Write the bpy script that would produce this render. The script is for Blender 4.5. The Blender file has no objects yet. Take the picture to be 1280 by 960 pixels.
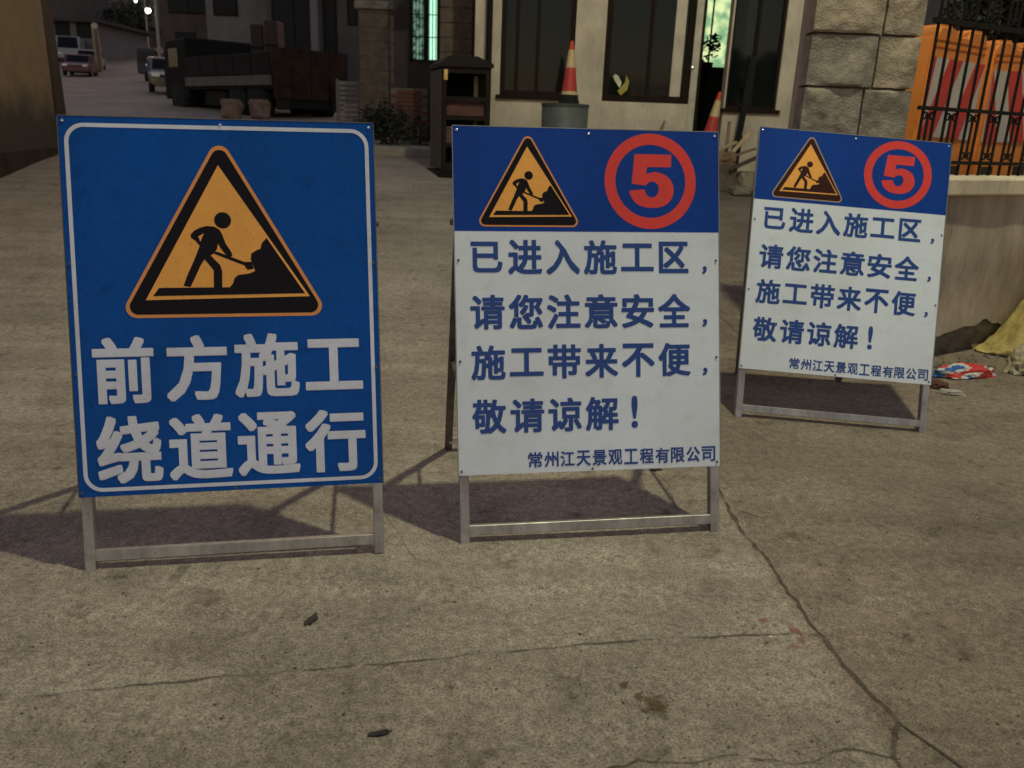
import bpy, bmesh, math, random
from mathutils import Vector, Matrix, noise
random.seed(7)
SC = bpy.context.scene
COL = SC.collection

# ------------------------------------------------------------------ camera
FPX, PITCH, ROLL, EYE = 1020.47, 0.30590, 0.038115, Vector((0, 0, 1.5))
_F = Vector((0, math.cos(PITCH), -math.sin(PITCH)))
_U0 = Vector((0, math.sin(PITCH), math.cos(PITCH)))
_R0 = Vector((1, 0, 0))
_R = _R0 * math.cos(ROLL) + _U0 * math.sin(ROLL)
_U = -_R0 * math.sin(ROLL) + _U0 * math.cos(ROLL)
cd = bpy.data.cameras.new("camera")
cam = bpy.data.objects.new("camera", cd)
COL.objects.link(cam)
m = Matrix.Identity(4)
for i in range(3):
    m[i][0], m[i][1], m[i][2], m[i][3] = _R[i], _U[i], -_F[i], EYE[i]
cam.matrix_world = m
cd.sensor_width = 36
cd.lens = FPX / 1280 * 36
cd.clip_start, cd.clip_end = 0.05, 2000
cd.dof.use_dof = True
cd.dof.focus_distance = 3.0
cd.dof.aperture_fstop = 4.2
SC.camera = cam

# ------------------------------------------------------------------ dusk sky, street light, exposure
W = bpy.data.worlds.new("World")
SC.world = W
W.use_nodes = True
nt = W.node_tree
bg = nt.nodes["Background"]
sky = nt.nodes.new("ShaderNodeTexSky")
sky.sky_type = 'NISHITA'
sky.sun_disc = False
sky.sun_elevation = math.radians(15)
sky.sun_rotation = math.radians(0)
tint = nt.nodes.new("ShaderNodeMix")
tint.data_type = 'RGBA'
tint.blend_type = 'MULTIPLY'
tint.inputs[0].default_value = 1
tint.inputs[7].default_value = (1.03, 0.71, 0.58, 1)
nt.links.new(sky.outputs[0], tint.inputs[6])
nt.links.new(tint.outputs[2], bg.inputs[0])
bg.inputs[1].default_value = 0.14
SC.view_settings.view_transform = 'Standard'
SC.view_settings.look = 'None'
SC.view_settings.exposure = 0.25
SC.view_settings.gamma = 1.0
LAMP = Vector((1.87, 3.0, 7.97))
LAMP_WATT = 1000.0

# ------------------------------------------------------------------ helpers
def ray(px, py):
    return _F + _R * ((px - 640) / FPX) - _U * ((py - 480) / FPX)
def at(px, py, Y):
    d = ray(px, py)
    return EYE + d * (Y / d.y)
def hbase(y):
    if y < 5: return .03 * y
    if y < 12: return .15 + .09 * (y - 5)
    if y < 60: return .78 + .06 * (y - 12)
    return 3.66 + .12 * (y - 60)
def hz(x, y):
    if y < 2 or y > 14: z = hbase(y)
    else: z = (hbase(y - .4) + hbase(y) * 2 + hbase(y + .4)) / 4 if y > 4.2 else hbase(y)
    w = math.exp(-((x - 1.62) / .95) ** 4) * math.exp(-((y - 3.9) / 1.0) ** 4)
    return z - .047 * (x - 1.6155) * w
def gnd(px, py):
    d = ray(px, py); t = .5
    while t < 260:
        p = EYE + d * t
        if p.z <= hz(p.x, p.y):
            a, b = t - .05 * max(1, t / 10), t
            for _ in range(30):
                c = (a + b) / 2; p = EYE + d * c
                if p.z <= hz(p.x, p.y): b = c
                else: a = c
            return EYE + d * b
        t += .05 * max(1, t / 10)
    return EYE + d * 200

def lin(c):
    return tuple(((v / 255) / 12.92 if v / 255 <= .04045 else (((v / 255) + .055) / 1.055) ** 2.4) for v in c)

_mats = {}
def mat(name, c, rough=.7, metal=0., var=.25, scale=6., bump=.0, bscale=60., spec=.5, c2=None, detail=6, coat=0., coords='Object', stretch=None):
    if name in _mats: return _mats[name]
    m = bpy.data.materials.new(name); m.use_nodes = True
    n = m.node_tree.nodes; l = m.node_tree.links
    b = n["Principled BSDF"]
    b.inputs["Roughness"].default_value = rough
    b.inputs["Metallic"].default_value = metal
    b.inputs["Specular IOR Level"].default_value = spec
    if coat: b.inputs["Coat Weight"].default_value = coat; b.inputs["Coat Roughness"].default_value = .15
    tc = n.new("ShaderNodeTexCoord")
    src = tc.outputs[coords]
    if stretch:
        mp = n.new("ShaderNodeMapping"); mp.inputs['Scale'].default_value = stretch
        l.new(src, mp.inputs[0]); src = mp.outputs[0]
    no = n.new("ShaderNodeTexNoise"); no.inputs["Scale"].default_value = scale; no.inputs["Detail"].default_value = detail
    no.inputs["Roughness"].default_value = .62
    l.new(src, no.inputs["Vector"])
    cr = n.new("ShaderNodeValToRGB")
    lo = c2 if c2 else tuple(v * (1 - var) for v in c)
    hi = tuple(min(1, v * (1 + var * .6)) for v in c)
    cr.color_ramp.elements[0].position = .32; cr.color_ramp.elements[0].color = (*lo, 1)
    cr.color_ramp.elements[1].position = .68; cr.color_ramp.elements[1].color = (*hi, 1)
    l.new(no.outputs[0], cr.inputs[0]); l.new(cr.outputs[0], b.inputs["Base Color"])
    if bump:
        nb = n.new("ShaderNodeTexNoise"); nb.inputs["Scale"].default_value = bscale; nb.inputs["Detail"].default_value = 5
        l.new(src, nb.inputs["Vector"])
        bp = n.new("ShaderNodeBump"); bp.inputs["Strength"].default_value = bump; bp.inputs["Distance"].default_value = .01
        l.new(nb.outputs[0], bp.inputs["Height"]); l.new(bp.outputs[0], b.inputs["Normal"])
    _mats[name] = m
    return m
def emit(name, c, s, c2=None, scale=3.):
    if name in _mats: return _mats[name]
    m = mat(name, c, .5, var=.1)
    n = m.node_tree.nodes; l = m.node_tree.links; b = n["Principled BSDF"]
    b.inputs["Emission Strength"].default_value = s
    if c2:
        tc = n.new("ShaderNodeTexCoord")
        no = n.new("ShaderNodeTexNoise"); no.inputs["Scale"].default_value = scale; no.inputs["Detail"].default_value = 3
        l.new(tc.outputs["Object"], no.inputs["Vector"])
        cr = n.new("ShaderNodeValToRGB")
        cr.color_ramp.elements[0].position = .4; cr.color_ramp.elements[0].color = (*c2, 1)
        cr.color_ramp.elements[1].position = .58; cr.color_ramp.elements[1].color = (*c, 1)
        l.new(no.outputs[0], cr.inputs[0]); l.new(cr.outputs[0], b.inputs["Emission Color"])
    else: b.inputs["Emission Color"].default_value = (*c, 1)
    return m
def glass(name, c=(.02, .025, .025), rough=.06):
    if name in _mats: return _mats[name]
    m = bpy.data.materials.new(name); m.use_nodes = True
    n = m.node_tree.nodes; l = m.node_tree.links; b = n["Principled BSDF"]
    b.inputs["Base Color"].default_value = (*c, 1); b.inputs["Roughness"].default_value = rough
    tr = n.new("ShaderNodeBsdfTransparent"); tr.inputs[0].default_value = (.5, .55, .52, 1)
    mx = n.new("ShaderNodeMixShader"); mx.inputs[0].default_value = .35
    l.new(tr.outputs[0], mx.inputs[1]); l.new(b.outputs[0], mx.inputs[2]); l.new(mx.outputs[0], n["Material Output"].inputs[0])
    _mats[name] = m
    return m

class MB:
    """collects simple shapes into one mesh"""
    def __init__(s): s.v = []; s.f = []
    def add(s, vs, fs):
        o = len(s.v); s.v += [tuple(p) for p in vs]; s.f += [tuple(i + o for i in f) for f in fs]; return s
    def box(s, x0, x1, y0, y1, z0, z1, M=None, taper=0):
        vs = [Vector((x, y, z)) for z in (z0, z1) for y in (y0, y1) for x in (x0, x1)]
        if M: vs = [M @ p for p in vs]
        return s.add(vs, [(0, 2, 3, 1), (4, 5, 7, 6), (0, 1, 5, 4), (2, 6, 7, 3), (0, 4, 6, 2), (1, 3, 7, 5)])
    def hexa(s, vs):
        return s.add(vs, [(0, 2, 3, 1), (4, 5, 7, 6), (0, 1, 5, 4), (2, 6, 7, 3), (0, 4, 6, 2), (1, 3, 7, 5)])
    def bar(s, a, b, w, d=None, side=None):
        a, b = Vector(a), Vector(b); d = d or w; u = (b - a).normalized()
        sd = Vector(side) if side else (Vector((1, 0, 0)) if abs(u.x) < .9 else Vector((0, 1, 0)))
        sd = (sd - u * sd.dot(u)).normalized(); t = u.cross(sd)
        vs = [p + sd * (i * w / 2) + t * (j * d / 2) for p in (a, b) for j in (-1, 1) for i in (-1, 1)]
        return s.add(vs, [(0, 2, 3, 1), (4, 5, 7, 6), (0, 1, 5, 4), (2, 6, 7, 3), (0, 4, 6, 2), (1, 3, 7, 5)])
    def tube(s, pts, r, n=8, closed=False):
        pts = [Vector(p) for p in pts]; rings = []; up = None; k = len(pts)
        for i, p in enumerate(pts):
            u = (pts[min(i + 1, k - 1)] - pts[max(i - 1, 0)]).normalized()
            if up is None: up = Vector((0, 0, 1)) if abs(u.z) < .9 else Vector((1, 0, 0))
            up = (up - u * up.dot(u)).normalized(); t = u.cross(up)
            rr = r[i] if isinstance(r, (list, tuple)) else r
            rings.append([p + up * math.cos(2 * math.pi * j / n) * rr + t * math.sin(2 * math.pi * j / n) * rr for j in range(n)])
        vs = [q for g in rings for q in g]; fs = []
        for i in range(k - 1):
            for j in range(n): fs.append((i * n + j, i * n + (j + 1) % n, (i + 1) * n + (j + 1) % n, (i + 1) * n + j))
        fs.append(tuple(range(n - 1, -1, -1))); fs.append(tuple((k - 1) * n + j for j in range(n)))
        return s.add(vs, fs)
    def lathe(s, prof, n=20, M=None, o=(0, 0, 0)):
        o = Vector(o); vs = []; fs = []; k = len(prof)
        for r, z in prof:
            for j in range(n):
                p = Vector((r * math.cos(2 * math.pi * j / n), r * math.sin(2 * math.pi * j / n), z))
                if M: p = M @ p
                vs.append(p + o)
        for i in range(k - 1):
            for j in range(n): fs.append((i * n + j, i * n + (j + 1) % n, (i + 1) * n + (j + 1) % n, (i + 1) * n + j))
        fs.append(tuple(range(n - 1, -1, -1))); fs.append(tuple((k - 1) * n + j for j in range(n)))
        return s.add(vs, fs)
    def prism(s, poly, y0, y1, M=None):
        """polygon in XZ (ccw seen from -Y) pushed from y0 to y1"""
        n = len(poly)
        vs = [Vector((x, y0, z)) for x, z in poly] + [Vector((x, y1, z)) for x, z in poly]
        if M: vs = [M @ p for p in vs]
        fs = [tuple(range(n)), tuple(range(2 * n - 1, n - 1, -1))] + [(i, i + n, (i + 1) % n + n, (i + 1) % n) for i in range(n)]
        return s.add(vs, fs)
    def obj(s, name, material, parent=None, bevel=0., smooth=False, seg=1):
        me = bpy.data.meshes.new(name); me.from_pydata(s.v, [], s.f); me.update()
        bm = bmesh.new(); bm.from_mesh(me)
        bmesh.ops.recalc_face_normals(bm, faces=bm.faces)
        if bevel:
            bmesh.ops.bevel(bm, geom=list(bm.edges), offset=bevel, segments=seg, affect='EDGES', clamp_overlap=True)
        bm.to_mesh(me); bm.free()
        if smooth:
            for p in me.polygons: p.use_smooth = True
            if hasattr(me, 'set_sharp_from_angle'): me.set_sharp_from_angle(angle=math.radians(40))
        me.materials.append(material)
        o = bpy.data.objects.new(name, me); COL.objects.link(o)
        if parent: o.parent = parent
        return o
def empty(name, loc=(0, 0, 0), rz=0):
    o = bpy.data.objects.new(name, None); COL.objects.link(o); o.location = loc; o.rotation_euler = (0, 0, rz)
    o.empty_display_size = .1
    return o
def tag(o, label, cat, group=None):
    o['label'] = label; o['category'] = cat
    if group: o['group'] = group
    return o
def struct(o): o['kind'] = 'structure'; return o
def stuff(o): o['kind'] = 'stuff'; return o
def copy_tree(o, parent=None):
    c = o.copy(); COL.objects.link(c); c.parent = parent
    for ch in list(o.children): copy_tree(ch, c)
    return c
def rough_block(x0, x1, y0, y1, z0, z1, amp, seed, cuts=3, bev=.012):
    """rock-faced stone: subdivided box with displaced skin"""
    bm = bmesh.new(); bmesh.ops.create_cube(bm, size=1)
    bmesh.ops.subdivide_edges(bm, edges=bm.edges, cuts=cuts, use_grid_fill=True)
    me = bpy.data.meshes.new('stone')
    sx, sy, sz = x1 - x0, y1 - y0, z1 - z0
    for v in bm.verts:
        c = v.co.copy()
        e = sorted([.5 - abs(c.x), .5 - abs(c.y), .5 - abs(c.z)])
        p = Vector(((x0 + x1) / 2 + c.x * sx, (y0 + y1) / 2 + c.y * sy, (z0 + z1) / 2 + c.z * sz))
        edge = e[1] < .02
        k = noise.noise(Vector((c.x * 2.3 * max(1, sx / sz), c.y * 2, c.z * 2.3)) + Vector((seed * 3.7, seed * 1.3, 0)))
        out = Vector((c.x if abs(c.x) > .49 else 0, c.y if abs(c.y) > .49 else 0, c.z if abs(c.z) > .49 else 0))
        if out.length > 0: out.normalize()
        d = Vector((out.x, out.y, 0)) * (amp * (.45 + k * 1.3) if not edge else -amp * .25)
        v.co = p + d
    bm.to_mesh(me); bm.free()
    return me

def rock_face(x0, x1, y0, y1, z0, z1, amp, seed, step=.012):
    """squared stone whose front is split into a few tilted, chipped planes"""
    rnd = random.Random(seed); nx = max(6, int((x1 - x0) / step)); nz = max(6, int((z1 - z0) / step))
    pl = []
    for i in range(6):
        an = rnd.uniform(0, 6.28); sl = rnd.uniform(.05, .32)
        pl.append((rnd.uniform(.45, 1.25) * amp, math.cos(an) * sl, math.sin(an) * sl * .8))
    cx, cz = (x0 + x1) / 2 + rnd.uniform(-.05, .05), (z0 + z1) / 2 + rnd.uniform(-.04, .04)
    vs = []; fs = []
    for j in range(nz + 1):
        for i in range(nx + 1):
            x = x0 + (x1 - x0) * i / nx; z = z0 + (z1 - z0) * j / nz
            wx = x + .02 * noise.noise(Vector((x * 9, z * 9, seed))); wz = z + .02 * noise.noise(Vector((x * 9, z * 9, seed + 9)))
            d = min(c + a * (wx - cx) + b * (wz - cz) for c, a, b in pl)
            e = min(x - x0, x1 - x, z - z0, z1 - z)
            d = max(-.004, d + .006 * noise.noise(Vector((x * 22, z * 22, seed))) + .012 * noise.noise(Vector((x * 7, z * 7, seed))))
            d *= min(1, .35 + e / .010)
            jx = .004 * noise.noise(Vector((x * 15, z * 15, seed + 4)))
            vs.append((x + (jx if 0 < i < nx else jx * .6), y0 - d, z + (jx if 0 < j < nz else jx)))
    w = nx + 1
    for j in range(nz):
        for i in range(nx): fs.append((j * w + i, j * w + i + 1, (j + 1) * w + i + 1, (j + 1) * w + i))
    rim = [i for i in range(nx + 1)] + [j * w + nx for j in range(1, nz + 1)] + [nz * w + i for i in range(nx - 1, -1, -1)] + [j * w for j in range(nz - 1, 0, -1)]
    o = len(vs)
    for k in rim: vs.append((vs[k][0], y1, vs[k][2]))
    n = len(rim)
    for k in range(n): fs.append((rim[k], o + k, o + (k + 1) % n, rim[(k + 1) % n]))
    fs.append(tuple(o + k for k in range(n - 1, -1, -1)))
    me = bpy.data.meshes.new('stone'); me.from_pydata(vs, [], fs)
    for p in me.polygons: p.use_smooth = True
    me.set_sharp_from_angle(angle=math.radians(24))
    return me

# ------------------------------------------------------------------ materials
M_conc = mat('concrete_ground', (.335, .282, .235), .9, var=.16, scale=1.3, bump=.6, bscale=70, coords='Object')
def enrich_ground():
    m = M_conc; n = m.node_tree.nodes; l = m.node_tree.links; b = n["Principled BSDF"]
    cr = b.inputs["Base Color"].links[0].from_socket
    tc = n.new("ShaderNodeTexCoord")
    def nz(scale, det, p0, p1, a, bb):
        no = n.new("ShaderNodeTexNoise"); no.inputs["Scale"].default_value = scale; no.inputs["Detail"].default_value = det
        l.new(tc.outputs["Object"], no.inputs["Vector"])
        r = n.new("ShaderNodeValToRGB"); r.color_ramp.elements[0].position = p0; r.color_ramp.elements[1].position = p1
        r.color_ramp.elements[0].color = (*a, 1); r.color_ramp.elements[1].color = (*bb, 1)
        l.new(no.outputs[0], r.inputs[0]); return r.outputs[0]
    def mul(a, bsock, f=1.):
        mx = n.new("ShaderNodeMix"); mx.data_type = 'RGBA'; mx.blend_type = 'MULTIPLY'; mx.inputs[0].default_value = f
        l.new(a, mx.inputs[6]); l.new(bsock, mx.inputs[7]); return mx.outputs[2]
    o = mul(cr, nz(150, 2, .3, .7, (.56, .56, .56), (1.42, 1.41, 1.39)))      # sand grain
    o = mul(o, nz(34, 5, .3, .7, (.72, .72, .72), (1.2, 1.2, 1.2)))
    o = mul(o, nz(5, 6, .30, .5, (.80, .78, .78), (1.03, 1.03, 1.03)))         # blotches
    o = mul(o, nz(9, 4, .26, .36, (.55, .52, .5), (1, 1, 1)))                   # small stains
    # slab tones: right of the long crack browner dirt plus painted-in lamp falloff
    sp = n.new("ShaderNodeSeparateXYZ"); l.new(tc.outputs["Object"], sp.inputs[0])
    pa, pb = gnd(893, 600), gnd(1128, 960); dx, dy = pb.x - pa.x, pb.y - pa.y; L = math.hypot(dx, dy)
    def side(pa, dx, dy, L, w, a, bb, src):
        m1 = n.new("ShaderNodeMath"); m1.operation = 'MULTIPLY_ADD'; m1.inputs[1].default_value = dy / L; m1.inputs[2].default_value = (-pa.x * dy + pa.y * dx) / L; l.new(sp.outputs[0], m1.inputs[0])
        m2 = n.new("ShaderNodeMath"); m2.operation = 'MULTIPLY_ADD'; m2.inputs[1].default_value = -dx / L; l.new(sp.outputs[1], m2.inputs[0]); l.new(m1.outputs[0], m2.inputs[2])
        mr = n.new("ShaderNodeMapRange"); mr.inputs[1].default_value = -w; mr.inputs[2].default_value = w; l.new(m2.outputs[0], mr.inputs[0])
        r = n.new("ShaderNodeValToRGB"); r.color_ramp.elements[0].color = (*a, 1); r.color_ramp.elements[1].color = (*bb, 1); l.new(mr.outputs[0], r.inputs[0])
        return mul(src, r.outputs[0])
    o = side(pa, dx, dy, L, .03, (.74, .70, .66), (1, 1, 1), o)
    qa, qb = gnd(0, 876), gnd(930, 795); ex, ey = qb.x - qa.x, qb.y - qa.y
    o = side(qa, ex, ey, math.hypot(ex, ey), .02, (1, 1, 1), (.91, .895, .88), o)  # front slab toned down as well, lamp falloff put into its colour
    mp = n.new("ShaderNodeMapping"); mp.inputs['Rotation'].default_value = (0, 0, -.5); mp.inputs['Scale'].default_value = (.35, 3.2, 1)
    l.new(tc.outputs["Object"], mp.inputs[0]); ns = n.new("ShaderNodeTexNoise"); ns.inputs["Scale"].default_value = 1.5; ns.inputs["Detail"].default_value = 6; l.new(mp.outputs[0], ns.inputs["Vector"])
    rs = n.new("ShaderNodeValToRGB"); rs.color_ramp.elements[0].position = .35; rs.color_ramp.elements[1].position = .68
    rs.color_ramp.elements[0].color = (.88, .87, .86, 1); rs.color_ramp.elements[1].color = (1.12, 1.12, 1.12, 1); l.new(ns.outputs[0], rs.inputs[0])
    o = mul(o, rs.outputs[0])
    vo = n.new("ShaderNodeTexVoronoi"); vo.inputs["Scale"].default_value = 30; l.new(tc.outputs["Object"], vo.inputs["Vector"])
    rv = n.new("ShaderNodeValToRGB"); rv.color_ramp.elements[0].position = .06; rv.color_ramp.elements[1].position = .13
    rv.color_ramp.elements[0].color = (.45, .43, .40, 1); rv.color_ramp.elements[1].color = (1, 1, 1, 1); l.new(vo.outputs["Distance"], rv.inputs[0])
    o = mul(o, rv.outputs[0], .8)
    o = mul(o, nz(.55, 5, .34, .62, (.80, .785, .77), (1.06, 1.06, 1.06)))
    l.new(o, b.inputs["Base Color"])

M_crack = mat('crack_dirt', (.075, .062, .045), .95, var=.5, scale=25)
def worn(name, thr, hi):
    m = mat(name, (.105, .083, .06), .95, var=.4, scale=25); n = m.node_tree.nodes; l = m.node_tree.links
    tc = n.new('ShaderNodeTexCoord'); no = n.new('ShaderNodeTexNoise'); no.inputs['Scale'].default_value = 7; no.inputs['Detail'].default_value = 7; no.inputs['Roughness'].default_value = .7
    l.new(tc.outputs['Object'], no.inputs['Vector']); r = n.new('ShaderNodeMapRange')
    r.inputs[1].default_value = thr; r.inputs[2].default_value = thr + .14; r.inputs[3].default_value = .12; r.inputs[4].default_value = hi
    l.new(no.outputs[0], r.inputs[0]); l.new(r.outputs[0], n['Principled BSDF'].inputs['Alpha']); return m
M_faint = worn('faint_crack_dirt', .44, .62)
M_crack2 = worn('broken_crack_dirt', .40, .72)
M_blue1 = mat('blue_film', (.003, .085, .40), .42, var=.16, scale=70, spec=.12)
M_blue2 = mat('blue_print', (.006, .055, .34), .45, var=.14, scale=80, spec=.16)
M_white = mat('white_film', (.77, .83, .93), .42, var=.05, scale=5)
M_white1 = mat('white_reflective', (.72, .75, .88), .42, var=.08, scale=12)
M_txt = mat('blue_letter', (.010, .058, .28), .5, var=.06, scale=60)
M_org = mat('amber_film', (.98, .44, .075), .4, var=.05, scale=20)
M_rim = mat('amber_rim', (.80, .30, .07), .4, var=.05, scale=20)
M_rim2 = mat('pale_rim', (.45, .30, .20), .45, var=.05, scale=20)
M_blk = mat('black_film', (.010, .008, .011), .5, var=.1, scale=20, spec=.12)
M_blk3 = mat('maroon_black_film', (.045, .014, .012), .5, var=.1, scale=20, spec=.15)
M_red = mat('red_film', (.80, .05, .035), .42, var=.05, scale=20)
M_alu = mat('galvanised_steel', (.42, .41, .40), .42, metal=.75, var=.3, scale=14, bump=.1, bscale=120, stretch=(1, 1, .2))
M_dsteel = mat('weathered_steel', (.16, .15, .14), .5, metal=.6, var=.4, scale=20)
M_rivet = mat('bright_rivet', (.8, .8, .8), .25, metal=.9, var=.05)
M_cream2 = mat('tan_plaster', (.36, .30, .24), .9, var=.2, scale=4, bump=.2, bscale=50)
M_stone = mat('rough_limestone', (.34, .28, .21), .9, var=.42, scale=7, bump=.8, bscale=70)
M_stone2 = mat('grey_limestone', (.26, .225, .185), .9, var=.45, scale=8, bump=.8, bscale=75)
M_brickst = mat('brown_block', (.14, .105, .08), .9, var=.4, scale=5, bump=.6, bscale=30)
M_mortar = mat('mortar', (.19, .165, .135), .95, var=.3, scale=9)
M_cream = mat('cream_plaster', (.66, .57, .455), .85, var=.16, scale=3, bump=.15, bscale=50)
M_yellow = mat('yellow_plaster', (.215, .15, .07), .9, var=.2, scale=2.2, bump=.2, bscale=30)
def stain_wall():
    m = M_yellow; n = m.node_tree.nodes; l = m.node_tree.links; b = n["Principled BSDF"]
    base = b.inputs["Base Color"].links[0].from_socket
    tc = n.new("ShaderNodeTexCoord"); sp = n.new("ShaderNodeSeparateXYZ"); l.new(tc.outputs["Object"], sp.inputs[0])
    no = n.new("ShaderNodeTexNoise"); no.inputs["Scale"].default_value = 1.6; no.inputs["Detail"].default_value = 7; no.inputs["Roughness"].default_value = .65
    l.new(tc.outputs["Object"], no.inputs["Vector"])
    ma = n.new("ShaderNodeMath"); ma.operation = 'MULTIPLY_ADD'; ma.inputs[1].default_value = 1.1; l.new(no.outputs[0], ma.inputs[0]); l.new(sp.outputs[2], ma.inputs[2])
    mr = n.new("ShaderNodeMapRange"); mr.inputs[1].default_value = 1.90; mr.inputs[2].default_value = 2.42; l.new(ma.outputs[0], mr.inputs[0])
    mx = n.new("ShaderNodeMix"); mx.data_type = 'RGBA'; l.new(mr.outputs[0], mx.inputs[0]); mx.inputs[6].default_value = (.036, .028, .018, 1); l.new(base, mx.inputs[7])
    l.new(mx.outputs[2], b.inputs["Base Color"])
stain_wall()
M_plinth = mat('stained_plinth', (.032, .025, .018), .8, spec=.15, var=.5, scale=2.5, bump=.3, bscale=20)
M_frame = mat('dark_brown_frame', (.022, .013, .009), .8, spec=.15, var=.3, scale=12)
M_dark = mat('dark_interior', (.03, .028, .025), .9, var=.3, scale=3)
M_retain = mat('wall_render', (.45, .375, .285), .92, var=.34, scale=4.5, bump=.45, bscale=26, stretch=(1, 1, .45))
M_foot = mat('dark_footing', (.15, .12, .09), .92, var=.55, scale=11, bump=.4, bscale=26)  # mottled footing, darker than the render above it
M_cap = mat('pale_coping', (.82, .72, .53), .85, var=.15, scale=5, bump=.15, bscale=40)
M_iron = mat('black_iron', (.02, .018, .016), .8, spec=.15, metal=.3, var=.4, scale=30)
M_orange = mat('orange_plastic', (.66, .21, .035), .45, var=.12, scale=4)
M_rwhite = mat('reflective_white', (.46, .41, .39), .5, var=.12, scale=8)
M_rred = mat('reflective_red', (.50, .04, .03), .5, var=.15, scale=8)
M_tyre = mat('black_rubber', (.02, .02, .02), .8, spec=.15, var=.3, scale=20)
M_leaf = mat('dark_leaves', (.022, .028, .014), .6, var=.5, scale=2)
M_bark = mat('bark', (.07, .055, .04), .95, var=.4, scale=12)
M_wood = mat('old_wood', (.22, .14, .08), .8, var=.4, scale=10, stretch=(1, 1, .15))
M_tan = mat('pale_wood', (.50, .38, .22), .8, var=.3, scale=10)
M_gwall = mat('grey_facade', (.075, .068, .068), .9, var=.25, scale=.8)
M_gwall2 = mat('pale_facade', (.16, .148, .152), .9, var=.2, scale=.8)
M_bwall = mat('brown_facade', (.062, .048, .042), .9, var=.3, scale=.9)
M_roof = mat('dark_roof', (.05, .045, .045), .9, var=.3, scale=2)
G_dark = glass('window_glass')
def weather(m, amt, speck, streak=None):
    n = m.node_tree.nodes; l = m.node_tree.links; b = n["Principled BSDF"]; src = b.inputs["Base Color"].links[0].from_socket
    tc = n.new("ShaderNodeTexCoord")
    for sc_, p0, p1, lo, st in ((2.6, .32, .6, 1 - amt, (1, 1, .45)), (120, .30, .36, 1 - speck, (1, 1, 1)), (14, .28, .46, 1 - amt * .7, streak or (1, 1, 1))):
        mp = n.new("ShaderNodeMapping"); mp.inputs['Scale'].default_value = st; l.new(tc.outputs["Object"], mp.inputs[0])
        no = n.new("ShaderNodeTexNoise"); no.inputs["Scale"].default_value = sc_; no.inputs["Detail"].default_value = 5; l.new(mp.outputs[0], no.inputs["Vector"])
        r = n.new("ShaderNodeValToRGB"); r.color_ramp.elements[0].position = p0; r.color_ramp.elements[1].position = p1
        r.color_ramp.elements[0].color = (lo, lo * .985, lo * .96, 1); r.color_ramp.elements[1].color = (1, 1, 1, 1); l.new(no.outputs[0], r.inputs[0])
        mx = n.new("ShaderNodeMix"); mx.data_type = 'RGBA'; mx.blend_type = 'MULTIPLY'; mx.inputs[0].default_value = 1
        l.new(src, mx.inputs[6]); l.new(r.outputs[0], mx.inputs[7]); src = mx.outputs[2]
        if sc_ == 14:
            rr = n.new("ShaderNodeMapRange"); rr.inputs[3].default_value = b.inputs["Roughness"].default_value + .16; rr.inputs[4].default_value = b.inputs["Roughness"].default_value - .08
            l.new(no.outputs[0], rr.inputs[0]); l.new(rr.outputs[0], b.inputs["Roughness"])
    l.new(src, b.inputs["Base Color"])
for m_, a_, s_ in ((M_white, .10, .25), (M_white1, .12, .3), (M_blue1, .22, .5), (M_blue2, .16, .4), (M_org, .10, .3), (M_red, .10, .3), (M_cream, .22, .3), (M_cap, .3, .4), (M_retain, .3, .4), (M_alu, .3, .4)):
    weather(m_, a_, s_, (3, 3, .35) if m_ in (M_cream, M_retain, M_cap) else None)

# ------------------------------------------------------------------ ground
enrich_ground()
def axis(a, b, fine0, fine1, df, dc):
    out = []; x = a
    while x < b:
        out.append(x)
        x += df if fine0 <= x < fine1 else min(dc, max(df, .12 * min(abs(x - fine0), abs(x - fine1)) + df))
    out.append(b); return out
xs = axis(-170, 170, -3, 5, .12, 8)
ys = axis(-14, 240, 1, 13, .12, 6)
gv = [(x, y, hz(x, y)) for y in ys for x in xs]
nx = len(xs)
gf = [(j * nx + i, j * nx + i + 1, (j + 1) * nx + i + 1, (j + 1) * nx + i) for j in range(len(ys) - 1) for i in range(nx - 1)]
g_ = MB(); g_.add(gv, gf)
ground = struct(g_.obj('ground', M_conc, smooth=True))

def ribbon(name, pix, w, material, seed, wob=.012, lift=.002):
    rnd = random.Random(seed)
    pts = [gnd(*p) for p in pix]; fine = []
    for a, b in zip(pts, pts[1:]):
        k = max(2, int((b - a).length / .03))
        for i in range(k): fine.append(a.lerp(b, i / k))
    fine.append(pts[-1])
    vs = []; fs = []
    for i, p in enumerate(fine):
        d = (fine[min(i + 1, len(fine) - 1)] - fine[max(i - 1, 0)]).normalized(); s = Vector((-d.y, d.x, 0))
        off = noise.noise(Vector((i * .23, seed * 5.1, 0))) * wob + noise.noise(Vector((i * .9, seed, 3))) * wob * .4
        ww = w * (.55 + .9 * abs(noise.noise(Vector((i * .37, seed * 2.2, 7)))) + rnd.random() * .35)
        if i in (0, len(fine) - 1): ww *= .15
        for sg in (-1, 1):
            q = p + s * (off + sg * ww / 2); vs.append((q.x, q.y, hz(q.x, q.y) + lift))
        if i: fs.append((2 * i - 2, 2 * i - 1, 2 * i + 1, 2 * i))
    b = MB(); b.add(vs, fs); return b.obj(name, material, ground)
ribbon('crack', [(-60, 880), (0, 876), (120, 862), (250, 850), (400, 836), (480, 830), (640, 815), (760, 803), (860, 797), (930, 795), (1040, 793)], .009, M_faint, 1, wob=.012)
ribbon('crack', [(893, 600), (915, 645), (945, 685), (985, 735), (1010, 775), (1045, 815), (1085, 865), (1122, 905), (1128, 960), (1130, 1030)], .015, M_crack2, 2, wob=.03, lift=.0025)
ribbon('crack', [(1122, 905), (1150, 925), (1190, 950), (1240, 990)], .009, M_crack, 3, lift=.003)
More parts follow.
